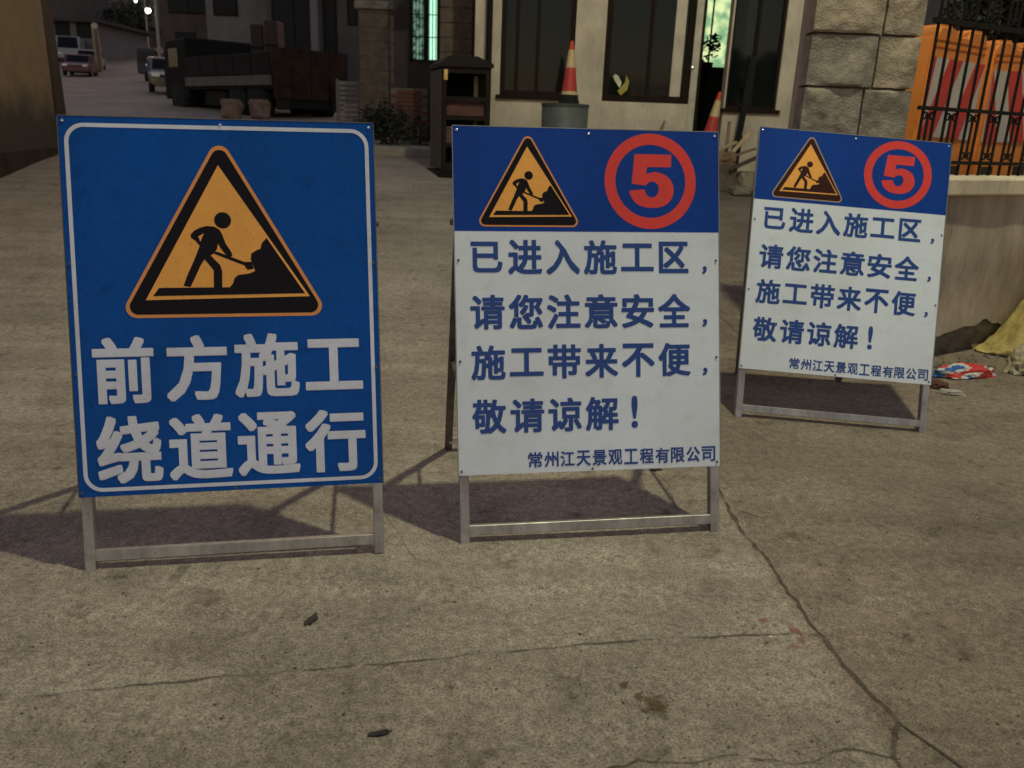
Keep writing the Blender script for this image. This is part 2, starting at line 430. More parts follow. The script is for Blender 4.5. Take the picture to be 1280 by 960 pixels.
ribbon('crack', [(700, 970), (800, 958), (870, 955), (920, 945), (1000, 950), (1060, 942), (1122, 944)], .008, M_crack2, 4, wob=.03)
ribbon('crack', [(903, 628), (925, 640), (950, 648), (968, 646)], .006, M_faint, 5)
ribbon('crack', [(480, 640), (520, 700), (560, 708), (640, 690)], .0025, M_faint, 6)
ribbon('crack', [(760, 560), (800, 570), (830, 600), (850, 640)], .004, M_faint, 7)
ribbon('crack', [(895, 350), (920, 365), (960, 380)], .012, M_faint, 8)
ribbon('crack', [(900, 395), (925, 420), (960, 440)], .012, M_faint, 9)
ribbon('crack', [(470, 395), (520, 400), (560, 395)], .006, M_faint, 10)
ribbon('crack', [(1165, 510), (1200, 520), (1240, 545), (1300, 560)], .006, M_faint, 11)

def blob(name, px, py, rx, ry, material, seed, lift=.003, n=28, ang=0., irr=.5):
    c = gnd(px, py); vs = [(c.x, c.y, hz(c.x, c.y) + lift)]; fs = []
    for i in range(n):
        a = 2 * math.pi * i / n
        r = 1 + irr * noise.noise(Vector((math.cos(a) * 1.6 + seed * 3, math.sin(a) * 1.6, seed))) * 1.6
        x, y = math.cos(a) * rx * r, math.sin(a) * ry * r
        q = (c.x + x * math.cos(ang) - y * math.sin(ang), c.y + x * math.sin(ang) + y * math.cos(ang))
        vs.append((*q, hz(*q) + lift)); fs.append((0, 1 + i, 1 + (i + 1) % n))
    b = MB(); b.add(vs, fs); return b.obj(name, material, ground)
def soft(name, c, thr, scale):
    """worn paint or stain: patchy coverage that lets the concrete show"""
    m = mat(name, c, .9, var=.2, scale=30); n = m.node_tree.nodes; l = m.node_tree.links
    tc = n.new("ShaderNodeTexCoord"); no = n.new("ShaderNodeTexNoise"); no.inputs["Scale"].default_value = scale; no.inputs["Detail"].default_value = 6
    l.new(tc.outputs["Object"], no.inputs["Vector"])
    r = n.new("ShaderNodeMapRange"); r.inputs[1].default_value = thr; r.inputs[2].default_value = thr + .18; r.inputs[3].default_value = 0; r.inputs[4].default_value = .75
    l.new(no.outputs[0], r.inputs[0]); l.new(r.outputs[0], n["Principled BSDF"].inputs["Alpha"])
    return m
M_rpaint = soft('worn_red_paint', (.34, .12, .09), .46, 28)
M_brown = soft('brown_stain', (.13, .075, .03), .46, 30)
ribbon('paint_mark', [(930, 795), (940, 778), (965, 774), (985, 780), (1000, 795), (1008, 808)], .028, M_rpaint, 12, lift=.0035)
blob('paint_mark', 1000, 806, .035, .02, M_rpaint, 3, lift=.004)
blob('stain', 775, 857, .022, .02, M_brown, 5)
blob('stain', 812, 877, .05, .035, M_brown, 6)
blob('stain', 825, 890, .03, .02, M_brown, 8, lift=.004)

def scrap(px, py, L, w, ang, material, label, cat, seed, name='litter', h=.0035):
    c = gnd(px, py); o_n = 14; vs = []; fs = []
    for lv in (0, 1):
        for i in range(o_n):
            a = 2 * math.pi * i / o_n
            r = 1 + .55 * noise.noise(Vector((math.cos(a) * 1.8, math.sin(a) * 1.8, seed * 2.3)))
            x, y = math.cos(a) * L / 2 * r, math.sin(a) * w / 2 * r
            z = lv * h * (1 + .5 * math.sin(3 * a)) + .001
            vs.append((x, y, z))
    fs.append(tuple(range(o_n - 1, -1, -1))); fs.append(tuple(range(o_n, 2 * o_n)))
    for i in range(o_n): fs.append((i, (i + 1) % o_n, (i + 1) % o_n + o_n, i + o_n))
    b = MB(); b.add(vs, fs); o = b.obj(name, material); o.location = (c.x, c.y, hz(c.x, c.y)); o.rotation_euler = (0.0, 0, ang)
    return tag(o, label, cat)
M_tar = mat('black_scrap', (.012, .011, .011), .6, var=.3, scale=60)
scrap(389, 775, .055, .026, 1.2, M_tar, 'black crumpled scrap lying on the concrete below the blue sign', 'litter', 1, 'rubber_scrap')
scrap(474, 918, .062, .018, .35, M_tar, 'flat black sliver lying near the bottom edge of the picture', 'litter', 2, 'rubber_scrap')
scrap(963, 797, .010, .009, 0, mat('white_bit', (.8, .8, .8), .5), 'tiny white pebble inside the worn red paint mark', 'pebble', 3, 'pebble')
scrap(820, 700 - 112, .05, .02, .2, M_tar, 'dark scrap lying in the shadow behind the middle sign', 'litter', 4, 'rubber_scrap')

# ------------------------------------------------------------------ street lamp over the signs (out of frame, casts the sharp shadows)
def lamp_post():
    base = Vector((4.6, 2.2)); t = empty('street_lamp', (base.x, base.y, hz(*base)))
    z0 = hz(*base); L = LAMP - Vector((base.x, base.y, z0))
    MB().tube([(0, 0, 0), (0, 0, 4), (0, 0, 7.7)], [.09, .07, .05], 12).obj('pole', M_dsteel, t, smooth=True)
    MB().tube([(0, 0, 7.6), (L.x * .5, L.y * .5, L.z + .15), (L.x * .9, L.y * .9, L.z + .16)], [.035, .03, .03], 8).obj('arm', M_dsteel, t, smooth=True)
    hd = MB().box(L.x - .28, L.x + .32, L.y - .14, L.y + .14, L.z + .12, L.z + .22).obj('lamp_head', M_dsteel, t, bevel=.02)
    ld = bpy.data.lights.new('lamp_bulb', 'POINT'); ld.energy = LAMP_WATT; ld.color = (.98, .98, .62); ld.shadow_soft_size = .11
    lo = bpy.data.objects.new('lamp_bulb', ld); COL.objects.link(lo); lo.parent = t; lo.location = L
    return tag(t, 'tall grey street lamp on a curved arm lighting the signs from above', 'street lamp')
lamp_post()

# loose grit and bits of dirt on the concrete
rnd = random.Random(41); b = MB()
for i in range(900):
    px, py = rnd.uniform(-40, 1320), 960 - 560 * rnd.random() ** 1.3
    q = gnd(px, py) if i < 900 else None
    k = rnd.uniform(.0015, .0045) * (1.6 if rnd.random() < .08 else 1); z = hz(q.x, q.y); a0 = rnd.random() * 6
    vs = [(q.x + math.cos(a0 + t_ * 2.09) * k * rnd.uniform(.7, 1.5), q.y + math.sin(a0 + t_ * 2.09) * k * rnd.uniform(.7, 1.5), z + .0003) for t_ in range(3)] + [(q.x, q.y, z + k * .8)]
    b.add(vs, [(0, 2, 1), (0, 1, 3), (1, 2, 3), (2, 0, 3)])
stuff(tag(b.obj('grit', mat('dark_grit', (.085, .07, .05), .9, var=.6, scale=9)), 'loose dark grit scattered over the concrete ground', 'grit'))

# ------------------------------------------------------------------ signs
def glyph_mesh(ch):
    cu = bpy.data.curves.new('g', 'FONT'); cu.body = ch; cu.size = 1.0; cu.resolution_u = 3
    ob = bpy.data.objects.new('g', cu); COL.objects.link(ob)
    me = bpy.data.meshes.new_from_object(ob)
    vs = [v.co.copy() for v in me.vertices]; fs = [tuple(p.vertices) for p in me.polygons]
    bpy.data.objects.remove(ob); bpy.data.curves.remove(cu); bpy.data.meshes.remove(me)
    return vs, fs
def letters(mb, chars, boxes, bold, y0):
    """each glyph is fitted into its box (x0, x1, z0, z1) and thickened by `bold` metres"""
    for ch, (x0, x1, z0, z1) in zip(chars, boxes):
        vs, fs = glyph_mesh(ch)
        ax, bx = min(v.x for v in vs), max(v.x for v in vs); ay, by = min(v.y for v in vs), max(v.y for v in vs)
        sx = (x1 - x0 - 2 * bold) / max(1e-6, bx - ax); sz = (z1 - z0 - 2 * bold) / max(1e-6, by - ay)
        q = 8 if bold > .004 else 4
        ring_ = [(-1 + 2 * i / q, -1) for i in range(q)] + [(1, -1 + 2 * i / q) for i in range(q)] + [(1 - 2 * i / q, 1) for i in range(q)] + [(-1, 1 - 2 * i / q) for i in range(q)]
        ring_ = [(dx * .92, dz * .92) if abs(dx * dz) > .95 else (dx, dz) for dx, dz in ring_] + [(0, 0), (.5, .5), (-.5, .5), (.5, -.5), (-.5, -.5)]
        for k, (dx, dz) in enumerate(ring_):
            mb.add([(x0 + bold + (v.x - ax) * sx + dx * bold, y0 - k * .00003, z0 + bold + (v.y - ay) * sz + dz * bold) for v in vs], fs)
def flat(poly, y, mb=None):
    mb = mb or MB(); mb.add([(x, y, z) for x, z in poly], [tuple(range(len(poly)))]); return mb
def rounded(poly, r, n=7):
    out = []; k = len(poly)
    for i in range(k):
        p = Vector(poly[i]); a = (Vector(poly[i - 1]) - p).normalized(); b = (Vector(poly[(i + 1) % k]) - p).normalized()
        half = math.acos(max(-1, min(1, a.dot(b)))) / 2; d = r / math.tan(half)
        c = p + (a + b).normalized() * (r / math.sin(half)); s, e = p + a * d - c, p + b * d - c
        a0 = math.atan2(s.y, s.x); a1 = math.atan2(e.y, e.x); da = (a1 - a0 + math.pi) % (2 * math.pi) - math.pi
        for j in range(n + 1):
            t = a0 + da * j / n; out.append((c.x + math.cos(t) * r, c.y + math.sin(t) * r))
    return out
def ring(mb, cx, cz, r0, r1, y, n=64):
    vs = []; fs = []
    for i in range(n):
        a = 2 * math.pi * i / n
        vs += [(cx + math.cos(a) * r0, y, cz + math.sin(a) * r0), (cx + math.cos(a) * r1, y, cz + math.sin(a) * r1)]
        j = (i + 1) % n; fs.append((2 * i, 2 * i + 1, 2 * j + 1, 2 * j))
    return mb.add(vs, fs)
def strip(mb, outer, inner, y):
    n = len(outer); vs = [(x, y, z) for x, z in outer] + [(x, y, z) for x, z in inner]
    return mb.add(vs, [(i, (i + 1) % n, n + (i + 1) % n, n + i) for i in range(n)])
def seg_fill(pix):   # worker symbol drawn on a 1280x960 grid over the board, turned to metres on the board
    return [(.0 + (x - 620) * .0011795 + .477, (697 - y) * .001 * 1.0 + .640) for x, y in pix]
# worker symbol in symbol units: x centred on the triangle, z above its base line
SX, SZ = .000907, .000905
def wk(pix): return [((x - 628) * SX, (770 - y) * SZ) for x, y in pix]
W_BODY = wk([(519, 480), (533, 466), (552, 456), (575, 450), (600, 452), (618, 463), (627, 482), (637, 512), (655, 542), (659, 556), (648, 561), (634, 550), (618, 527), (611, 512), (607, 530), (598, 546), (584, 554), (600, 572), (615, 588), (621, 610), (619, 668), (590, 668), (592, 607), (578, 588), (562, 568), (548, 590), (530, 628), (511, 666), (487, 662), (500, 628), (519, 588), (536, 550), (548, 520), (534, 502), (520, 492)])
W_GAP = wk([(545, 487), (564, 476), (551, 506)])
W_SHOVEL = wk([(598, 541), (606, 541), (700, 578), (724, 577), (730, 602), (708, 606), (698, 590), (597, 549)])
W_HEAP = wk([(405, 668), (645, 668), (656, 655), (662, 636), (676, 624), (700, 621), (718, 618), (735, 610), (728, 590), (721, 568), (724, 548), (742, 536), (756, 531), (762, 510), (779, 492), (907, 692), (383, 697)])
W_HEAD = (628 + 2, 430, 29)
TRI_IN = wk([(622, 236), (358, 711), (924, 703)])
def warning(parent, cx, z0, s, rim, blk, org, y):
    T = lambda P: [(cx + x * s, z0 + z * s) for x, z in P]
    tri = lambda e: [(0, .580 + e * 2.05), (-.331 - e * 1.72, -.0035 - e), (.331 + e * 1.72, -.0035 - e)]
    w = empty('warning_triangle'); w.parent = parent
    flat(T(rounded(tri(.0), .034, 8)), y, None).obj('rim', rim, w)
    flat(T(rounded(tri(-.0105 if s > .8 else -.010), .026, 8)), y - .0004).obj('black_border', blk, w)
    flat(T(TRI_IN), y - .0008).obj('amber_field', org, w)
    f = MB(); flat(T(W_BODY), y - .0012, f); flat(T(W_SHOVEL), y - .0013, f); flat(T(W_HEAP), y - .0014, f)
    hx, hy, hr = W_HEAD; c = wk([(hx, hy)])[0]
    flat(T([(c[0] + math.cos(a * math.pi / 12) * hr * SX, c[1] + math.sin(a * math.pi / 12) * hr * SZ) for a in range(24)]), y - .0012, f)
    f.obj('worker_symbol', blk, w)
    flat(T(W_GAP), y - .0018).obj('arm_gap', org, w)
    return w
FIVE = [(.12, 1.0), (.94, 1.0), (.93, .76), (.40, .76), (.37, .63), (.55, .67), (.76, .64), (.93, .53), (1.0, .35), (.96, .18), (.83, .05), (.62, -.01), (.40, -.01), (.2, .03), (.06, .14), (.0, .27), (.0, .31), (.33, .34), (.37, .24), (.45, .185), (.55, .19), (.63, .25), (.66, .35), (.63, .44), (.54, .495), (.45, .48), (.36, .41), (.05, .44)]

def sign(idx, x, y, yaw, lean, roll, Wd, b0, L):
    s = .03
    N = Vector((0, -s, 1)).normalized()
    a = Vector((math.cos(yaw), math.sin(yaw), math.sin(yaw) * s)).normalized()
    n = N.cross(a); a2 = (a * math.cos(roll) - N * math.sin(roll)).normalized()
    u0 = a2.cross(n); u = (u0 * math.cos(lean) + n * math.sin(lean)).normalized(); yv = u.cross(a2).normalized()
    o = Vector((x, y, s * y))
    root = empty('construction_sign')
    M = Matrix.Identity(4)
    for i in range(3): M[i][0], M[i][1], M[i][2], M[i][3] = a2[i], yv[i], u[i], o[i]
    root.matrix_world = M
    Mi = M.inverted()
    H = b0 + L; h = Wd / 2; t = .034
    # front frame: two legs and crossbars
    for sg in (-1, 1):
        MB().box(sg * (h - .002) - (t if sg > 0 else 0), sg * (h - .002) + (0 if sg > 0 else t), .004, .004 + t, .0, H - .006).obj('leg', M_alu, root, bevel=.002)
    MB().box(-h + t, h - t, .006, .002 + t, .032, .032 + .036).obj('crossbar', M_alu, root, bevel=.002)
    MB().box(-h + t, h - t, .006, .002 + t, H - .045, H - .012).obj('crossbar', M_alu, root, bevel=.002)
    MB().box(-h + t, h - t, .006, .002 + t, H * .55, H * .55 + .03).obj('crossbar', M_alu, root, bevel=.002)
    # rear frame on hinges
    hp = H * .78
    bf = []
    nh = Vector((n.x, n.y, 0)).normalized()
    for sg in (-1, 1):
        ins = .19 if idx == 3 else .02
        fw = M @ Vector((sg * (h - ins), 0, 0)); q = fw + nh * (.76 if idx == 3 else .84)
        q.z = hz(q.x, q.y) + .002
        ql = Mi @ q; bf.append(ql); top = Vector((sg * (h - .02), .055, hp))
        MB().bar(top, ql, .032, .026, side=(1, 0, 0)).obj('rear_leg', M_dsteel, root, bevel=.002)
        MB().tube([(sg * (h - .045), .02, hp), (sg * (h + .006), .055, hp)], .012, 10).obj('hinge', M_dsteel, root)
        e = top.lerp(ql, .55); f0 = Vector((sg * (h - .02), .045, H * .36))
        MB().bar(f0, e, .014, .006, side=(1, 0, 0)).obj('stay', M_dsteel, root)
    up = Vector((0, .055, hp)) - (bf[0] + bf[1]) / 2; up.normalize()
    MB().bar(bf[0] + up * .05, bf[1] + up * .05, .028, .028).obj('rear_crossbar', M_alu, root, bevel=.002)
    # board: origin of its own coordinates is the bottom left corner
    pm = M_blue1 if idx == 1 else M_white
    board = MB().box(0, Wd, 0, .0035, 0, L).obj('panel', pm, root, bevel=.0008)
    board.location = (-h, 0, b0)
    MB().box(-.0015, Wd + .0015, -.0012, .005, L + .0002, L + .003).box(-.003, -.0004, -.0012, .005, 0, L).box(Wd + .0004, Wd + .003, -.0012, .005, 0, L).obj('edge_trim', M_alu if idx != 1 else M_dsteel, root).location = (-h, 0, b0)
    pts = [(.014, L - .014), (Wd / 2, L - .017), (Wd - .014, L - .014), (.01, .014), (Wd / 2, .008), (Wd - .012, .016), (.012, L * .62), (Wd - .012, L * .62), (.012, L * .33), (Wd - .012, L * .33)]
    for i, (px, pz) in enumerate(pts):
        rv = MB().lathe([(.0048, -.0), (.0044, .0018), (.0022, .0030)], 10, Matrix.Rotation(math.pi / 2, 3, 'X'), (px, -.0015, pz)).obj('rivet', M_rivet if i < 3 else M_dsteel, board, smooth=True)
    y0 = -.0010
    if idx == 1:
        e = .016; w = .0125
        R1 = rounded([(e, e), (Wd - e, e), (Wd - e, L - e - .004), (e, L - e - .004)], .058, 8)
        R2 = rounded([(e + w, e + w), (Wd - e - w, e + w), (Wd - e - w, L - e - w - .004), (e + w, L - e - w - .004)], .046, 8)
        strip(MB(), R1, R2, y0).obj('border_line', M_white1, board)
        warning(board, .477, .578, 1., M_rim, M_blk, M_org, y0)
        mb = MB()
        letters(mb, '前方施工', [(.064, .242, .300, .512), (.272, .447, .303, .512), (.488, .672, .307, .517), (.692, .862, .322, .492)][:0] + [(.062, .247, .300, .514), (.283, .474, .302, .516), (.496, .702, .308, .518), (.722, .910, .325, .496)], .0062, y0)
        mb.obj('lettering', M_white1, board)
        mb = MB()
        letters(mb, '绕道通行', [(.060, .260, .040, .260), (.280, .478, .042, .258), (.496, .695, .046, .258), (.714, .913, .046, .258)], .0062, y0)
        mb.obj('lettering', M_white1, board)
    else:
        flat([(0, .861), (Wd, .861), (Wd, L), (0, L)], y0 + .0004).obj('blue_band', M_blue2, board)
        warning(board, .265, .879, .578, M_rim if idx == 2 else M_rim2, M_blk if idx == 2 else M_blk3, M_org, y0)
        em = empty('number_emblem'); em.parent = board
        ring(MB(), .713, 1.043, .131, .171, y0).obj('ring', M_red, em)
        def chaikin(P, k=2):
            for _ in range(k):
                Q = [P[0]]
                for u_, v_ in zip(P, P[1:]): Q += [(u_[0] * .75 + v_[0] * .25, u_[1] * .75 + v_[1] * .25), (u_[0] * .25 + v_[0] * .75, u_[1] * .25 + v_[1] * .75)]
                P = Q + [P[-1]]
            return P
        fv = FIVE[:5] + chaikin(FIVE[5:16]) + [FIVE[16]] + chaikin(FIVE[17:27]) + [FIVE[27]]
        flat([(.634 + px * .168, .950 + pz * .190) for px, pz in fv], y0).obj('numeral', M_red, em)
        rows = [('已进入施工区', .770), ('请您注意安全', .5765), ('施工带来不便', .398), ('敬请谅解', .207)]
        hs = {'工': .100, '已': .108, '区': .114}
        for text, cz in rows:
            mb = MB(); bx = []
            for i, ch in enumerate(text):
                cx = .112 + i * .1372; hh = hs.get(ch, .122); ww = .112 if ch in '已区' else .122
                bx.append((cx - ww / 2, cx + ww / 2, cz - hh / 2, cz + hh / 2))
            letters(mb, text, bx, .0032, y0)
            if len(text) == 6: letters(mb, '，', [(.906, .924, cz - .060, cz - .032)], .002, y0)
            else:
                m2 = MB(); letters(m2, '!', [(.633, .657, cz - .055, cz + .062)], .0030, y0); m2.obj('exclamation_mark', M_txt, board)
            mb.obj('lettering', M_txt, board)
        mb = MB(); bx = []
        for i in range(12):
            cx = .275 + i * .0592; bx.append((cx - .0262, cx + .0262, .0195, .0755))
        letters(mb, '常州江天景观工程有限公司', bx, .0012, y0)
        mb.obj('lettering', M_txt, board)
    return root
s1 = sign(1, -.8907, 2.4168, .1849, .2628, -.0067, .9671, .2470, 1.2053)
tag(s1, 'blue folding sign with large white characters and a worker triangle', 'road sign', 'construction signs on folding stands')
s2 = sign(2, .3171, 2.6646, .1598, .3013, -.0069, .9707, .2489, 1.2242)
tag(s2, 'middle white sign with blue top band and red circled five', 'road sign', 'construction signs on folding stands')
s3 = sign(3, 1.6155, 3.8855, -.0185, .3396, .047, .9707, .2489, 1.2242)
tag(s3, 'tilted white sign standing farther back beside the low wall', 'road sign', 'construction signs on folding stands')

# ------------------------------------------------------------------ low wall, terrace, iron fence (right)
WA = Vector((2.10, 4.745)); WD = Vector((.8829, .4695)).normalized(); WN = Vector((-WD.y, WD.x))   # WN points behind the wall
def wallM():
    M = Matrix.Identity(4)
    for i in range(2): M[i][0] = WD[i]; M[i][1] = WN[i]
    M[0][3], M[1][3] = WA.x, WA.y
    return M
WM = wallM(); ZC = 1.30
t = empty('retaining_wall'); t.matrix_world = WM
def wavy_wall(x0, x1, y0, y1, z0, z1, nx, nz, amp, seed):
    b = MB(); vs = []; fs = []
    for j in range(nz + 1):
        for i in range(nx + 1):
            x = x0 + (x1 - x0) * i / nx; z = z0 + (z1 - z0) * j / nz
            vs.append((x, y0 + amp * noise.noise(Vector((x * 2.5, z * 3, seed))), z))
    for j in range(nz):
        for i in range(nx): fs.append((j * (nx + 1) + i, j * (nx + 1) + i + 1, (j + 1) * (nx + 1) + i + 1, (j + 1) * (nx + 1) + i))
    b.add(vs, fs); b.box(x0, x1, y0 + amp * 1.2 + .01, y1, z0, z1 - .002); return b
fw_ = wavy_wall(.42, 6.5, .03, .26, .40, ZC - .10, 160, 14, .02, 1)
for i_ in range(161):      # broken lower edge of the render
    v_ = fw_.v[i_]; fw_.v[i_] = (v_[0], v_[1], v_[2] - .05 + .10 * noise.noise(Vector((v_[0] * 2.2, 3, 1))) + .04 * noise.noise(Vector((v_[0] * 9, 3, 1))))
fw_.v = fw_.v[:161 * 15] + [(x_, y_, z_ if z_ > .5 else .45) if y_ > .1 else (x_, .055, z_ if z_ > .5 else .45) for x_, y_, z_ in fw_.v[161 * 15:]]
fw_.obj('rendered_face', M_retain, t, smooth=True)
wavy_wall(.42, 6.5, .075, .25, -.2, .52, 120, 14, .05, 4).obj('footing', M_foot, t, smooth=True)
MB().box(.43, 6.5, -.012, .40, ZC - .10, ZC).obj('coping', M_cap, t, bevel=.01)
tag(t, 'low tan rendered wall with pale coping and a dark foot', 'wall')

tg = MB(); P = [WA + WN * .4 + WD * .9, WA + WN * .4 + WD * 9, Vector((16, 14)), Vector((5.2, 14)), Vector((4.8, 12.4))]
n5 = len(P)
tg.add([(p.x, p.y, .0) for p in P] + [(p.x, p.y, 1.18) for p in P], [tuple(range(n5 - 1, -1, -1)), tuple(range(n5, 2 * n5))] + [(i, (i + 1) % n5, (i + 1) % n5 + n5, i + n5) for i in range(n5)])
struct(tg.obj('terrace', M_conc))

f = empty('iron_fence'); f.matrix_world = WM @ Matrix.Translation((0, .30, ZC))
FX0, FX1 = .50, 3.6
MB().box(FX0, FX1, -.014, .014, .068, .09).obj('rail', M_iron, f)
MB().box(FX0, FX1, -.014, .014, .385, .407).obj('rail', M_iron, f)
MB().box(FX0, FX1, -.016, .016, .87, .90).obj('rail', M_iron, f)
MB().box(FX0, FX1, -.014, .014, 1.14, 1.165).obj('rail', M_iron, f)
k = 0; x = FX0 + .04; proto_bar = None
while x < FX1 - .02:
    if proto_bar is None:
        proto_bar = MB().box(-.0065, .0065, -.0065, .0065, 0, 1.34).obj('bar', M_iron, f); o_ = proto_bar
    else: o_ = proto_bar.copy(); COL.objects.link(o_)
    o_.parent = f; o_.location = (x, 0, 0); x += .108; k += 1
def spiral(cx, cz, r, a0, turns, flip, n=16):
    return [(cx + flip * math.cos(a0 + turns * 2 * math.pi * i / n) * r * (1 - .62 * i / n), 0, cz + math.sin(a0 + turns * 2 * math.pi * i / n) * r * (1 - .62 * i / n)) for i in range(n + 1)]
def scroll_mesh(z0, z1, w=.043):
    b = MB()
    for fl in (-1, 1):
        top = spiral(fl * .030, z1 - .036, .026, math.pi, -1.15, fl)[::-1]
        bot = spiral(fl * .030, z0 + .036, .026, math.pi, 1.15, fl)
        b.tube(top + [(fl * .004, 0, (z0 + z1) / 2)] + bot, .006, 5)
    return b
sp = None; x = FX0 + .04 + .054
while x < FX1 - .1:
    for (z0, z1) in ((.09, .385), (.90, 1.14)):
        o_ = scroll_mesh(z0, z1).obj('scroll', M_iron, f) if sp is None or z0 not in sp else sp[z0].copy()
        if sp is None: sp = {}
        if z0 not in sp: sp[z0] = o_
        else: COL.objects.link(o_)
        o_.parent = f; o_.location = (x, 0, 0)
    x += .216
tag(f, 'black wrought iron fence with scrolls standing on the low wall', 'fence')

# orange water barriers behind the fence
def barrier(px, py_top, Y, rz, label, red_first, wid=.62, slant=1., tilt=0.):
    p = at(px, py_top, Y); z0 = 1.18; H = p.z - z0
    r = empty('traffic_barrier', (p.x, p.y, z0 + abs(tilt) * .3), rz); r.rotation_euler = (0, tilt, rz)
    b = MB(); h = wid / 2
    prof = [(-h, 0), (h, 0), (h, H * .30), (h * .96, H * .36), (h * .93, H * .93), (h * .80, H), (h * .28, H), (h * .16, H - .045), (-h * .16, H - .045), (-h * .28, H), (-h * .80, H), (-h * .93, H * .93), (-h * .96, H * .36), (-h, H * .30)]
    nsl = [(-.20, .0), (-.14, .0), (.14, 0), (.20, 0)]
    b.prism(prof, -.15, .15); b.obj('body', M_orange, r, bevel=.025, seg=3, smooth=True)
    for sg in (-1, 1):
        MB().box(sg * h * .55 - .05, sg * h * .55 + .05, -.17, -.14, H * .06, H * .15).obj('fork_slot', M_dark, r)
    z1, z2 = H * .32, H * .80; n = 2; ww = h * .92 * 2
    MB().box(-h * .90, h * .90, -.158, -.1535, z1, z2).obj('white_sheet', M_rwhite, r)
    for i in range(-1, n + 1):
        x0 = -h * .9 + (i + (.0 if red_first else .5)) * ww / n; sl = (z2 - z1) * .32
        if slant < 0: poly = [(x0 + sl, z1), (x0 + ww / n * .5 + sl, z1), (x0 + ww / n * .5, z2), (x0, z2)]
        else: poly = [(x0, z1), (x0 + ww / n * .5, z1), (x0 + ww / n * .5 + sl, z2), (x0 + sl, z2)]
        poly = [(max(-h * .9, min(h * .9, X)), Z) for X, Z in poly]
        if poly[1][0] - poly[0][0] < .01 and poly[2][0] - poly[3][0] < .01: continue
        MB().prism(poly, -.162, -.158).obj('red_stripe', M_rred, r)
    # thin raised strips, the shade of moulded grooves put into their darker orange
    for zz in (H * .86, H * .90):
        MB().box(-h * .9, h * .9, -.155, -.149, zz, zz + .008).obj('groove_shade', mat('orange_shade', (.62, .14, .01), .5), r)
    return tag(r, label, 'traffic barrier', 'orange barriers stored behind the iron fence')
barrier(1178, 38, 6.15, .48, 'orange barrier with red and white sheet nearest the stone pillar behind the fence', True, .60, 1., .035)
barrier(1262, 55, 6.55, .40, 'orange barrier with dipped top behind the fence at the right edge of the picture', False, .62, -1., -.03)
barrier(1345, 62, 6.9, .42, 'farther right orange barrier in the row behind the fence', True)
barrier(1232, 62, 7.35, .6, 'orange barrier standing behind the front row, seen through the fence', True, .7)

# rough stone gate pillar
p0 = at(1008, 100, 5.35); p1 = at(1143, 100, 5.35)
t = empty('stone_pillar', ((p0.x + p1.x) / 2, 5.35, 0))
hw = (p1.x - p0.x) / 2
MB().box(-hw + .03, hw - .03, .035, .16, 0, 2.64).obj('mortar_core', M_mortar, t)
MB().box(-hw + .004, hw - .004, .155, .155 + .10, 0, 2.63).obj('plastered_back', M_cream2, t)
zc = at(1070, 110, 5.35).z; ch = at(1070, 43, 5.35).z - zc
zz = zc - 5 * ch; j = 0; rnd = random.Random(5)
while zz < 2.55:
    z0, z1 = max(.1, zz) + .008, min(2.66, zz + ch - .008)
    if z1 > z0 + .05:
        sp_ = [.62, .44, .60, .36, .55, .62, .64, .40][j % 8]
        xm = -hw + 2 * hw * sp_
        for (a_, b_) in ((-hw, xm - .006), (xm + .006, hw)):
            me = rock_face(a_, b_, 0, .15, z0, z1, .026, j * 7 + int(a_ * 30))
            me.materials.append(M_stone if rnd.random() < .6 else M_stone2)
            o_ = bpy.data.objects.new('stone', me); COL.objects.link(o_); o_.parent = t
    zz += ch; j += 1
tag(t, 'thick gate pillar of rough pale stone blocks behind the farthest sign', 'pillar')

# ------------------------------------------------------------------ leaves / shrubs / trees
def leaf_cloud(centres, n, size, seed, flatten=1.):
    rnd = random.Random(seed); b = MB()
    for i in range(n):
        c, r = centres[rnd.randrange(len(centres))]
        while True:
            v = Vector((rnd.uniform(-1, 1), rnd.uniform(-1, 1), rnd.uniform(-1, 1)))
            if .25 < v.length < 1: break
        p = Vector(c) + Vector((v.x * r, v.y * r, v.z * r * flatten))
        d = Vector((rnd.gauss(0, 1), rnd.gauss(0, 1), rnd.gauss(0, .6))).normalized(); e = d.orthogonal().normalized()
        e.rotate(Matrix.Rotation(rnd.random() * 6.28, 3, d)); s = size * rnd.uniform(.6, 1.4)
        b.add([p - d * s, p + e * s * .45, p + d * s, p - e * s * .45], [(0, 1, 2, 3)])
    return b
def shrub(x, y, z, w, h, n, ls, seed, label):
    t = empty('shrub', (x, y, z)); rnd = random.Random(seed)
    cs = [((rnd.uniform(-w, w), rnd.uniform(-.4, .4), rnd.uniform(.25, 1) * h), rnd.uniform(.28, .45)) for _ in range(12)]
    leaf_cloud(cs, n, ls, seed).obj('foliage', M_leaf, t)
    b = MB()
    for k in range(6):
        c = cs[k][0]; b.tube([(c[0] * .2, 0, min(0, 1.18 - z) if z > 1.5 else 0), (c[0] * .6, c[1] * .5, c[2] * .5), c], [.02, .014, .006], 5)
    b.obj('stem', M_bark, t)
    return tag(t, label, 'shrub')
shrub(4.65, 7.6, 2.05, 1.25, .9, 15000, .040, 3, 'dark leafy shrub hanging above the orange barriers behind the fence')
shrub(7.6, 9.4, 1.18, 1.6, 3.0, 4000, .05, 4, 'dark bush farther back behind the fence')

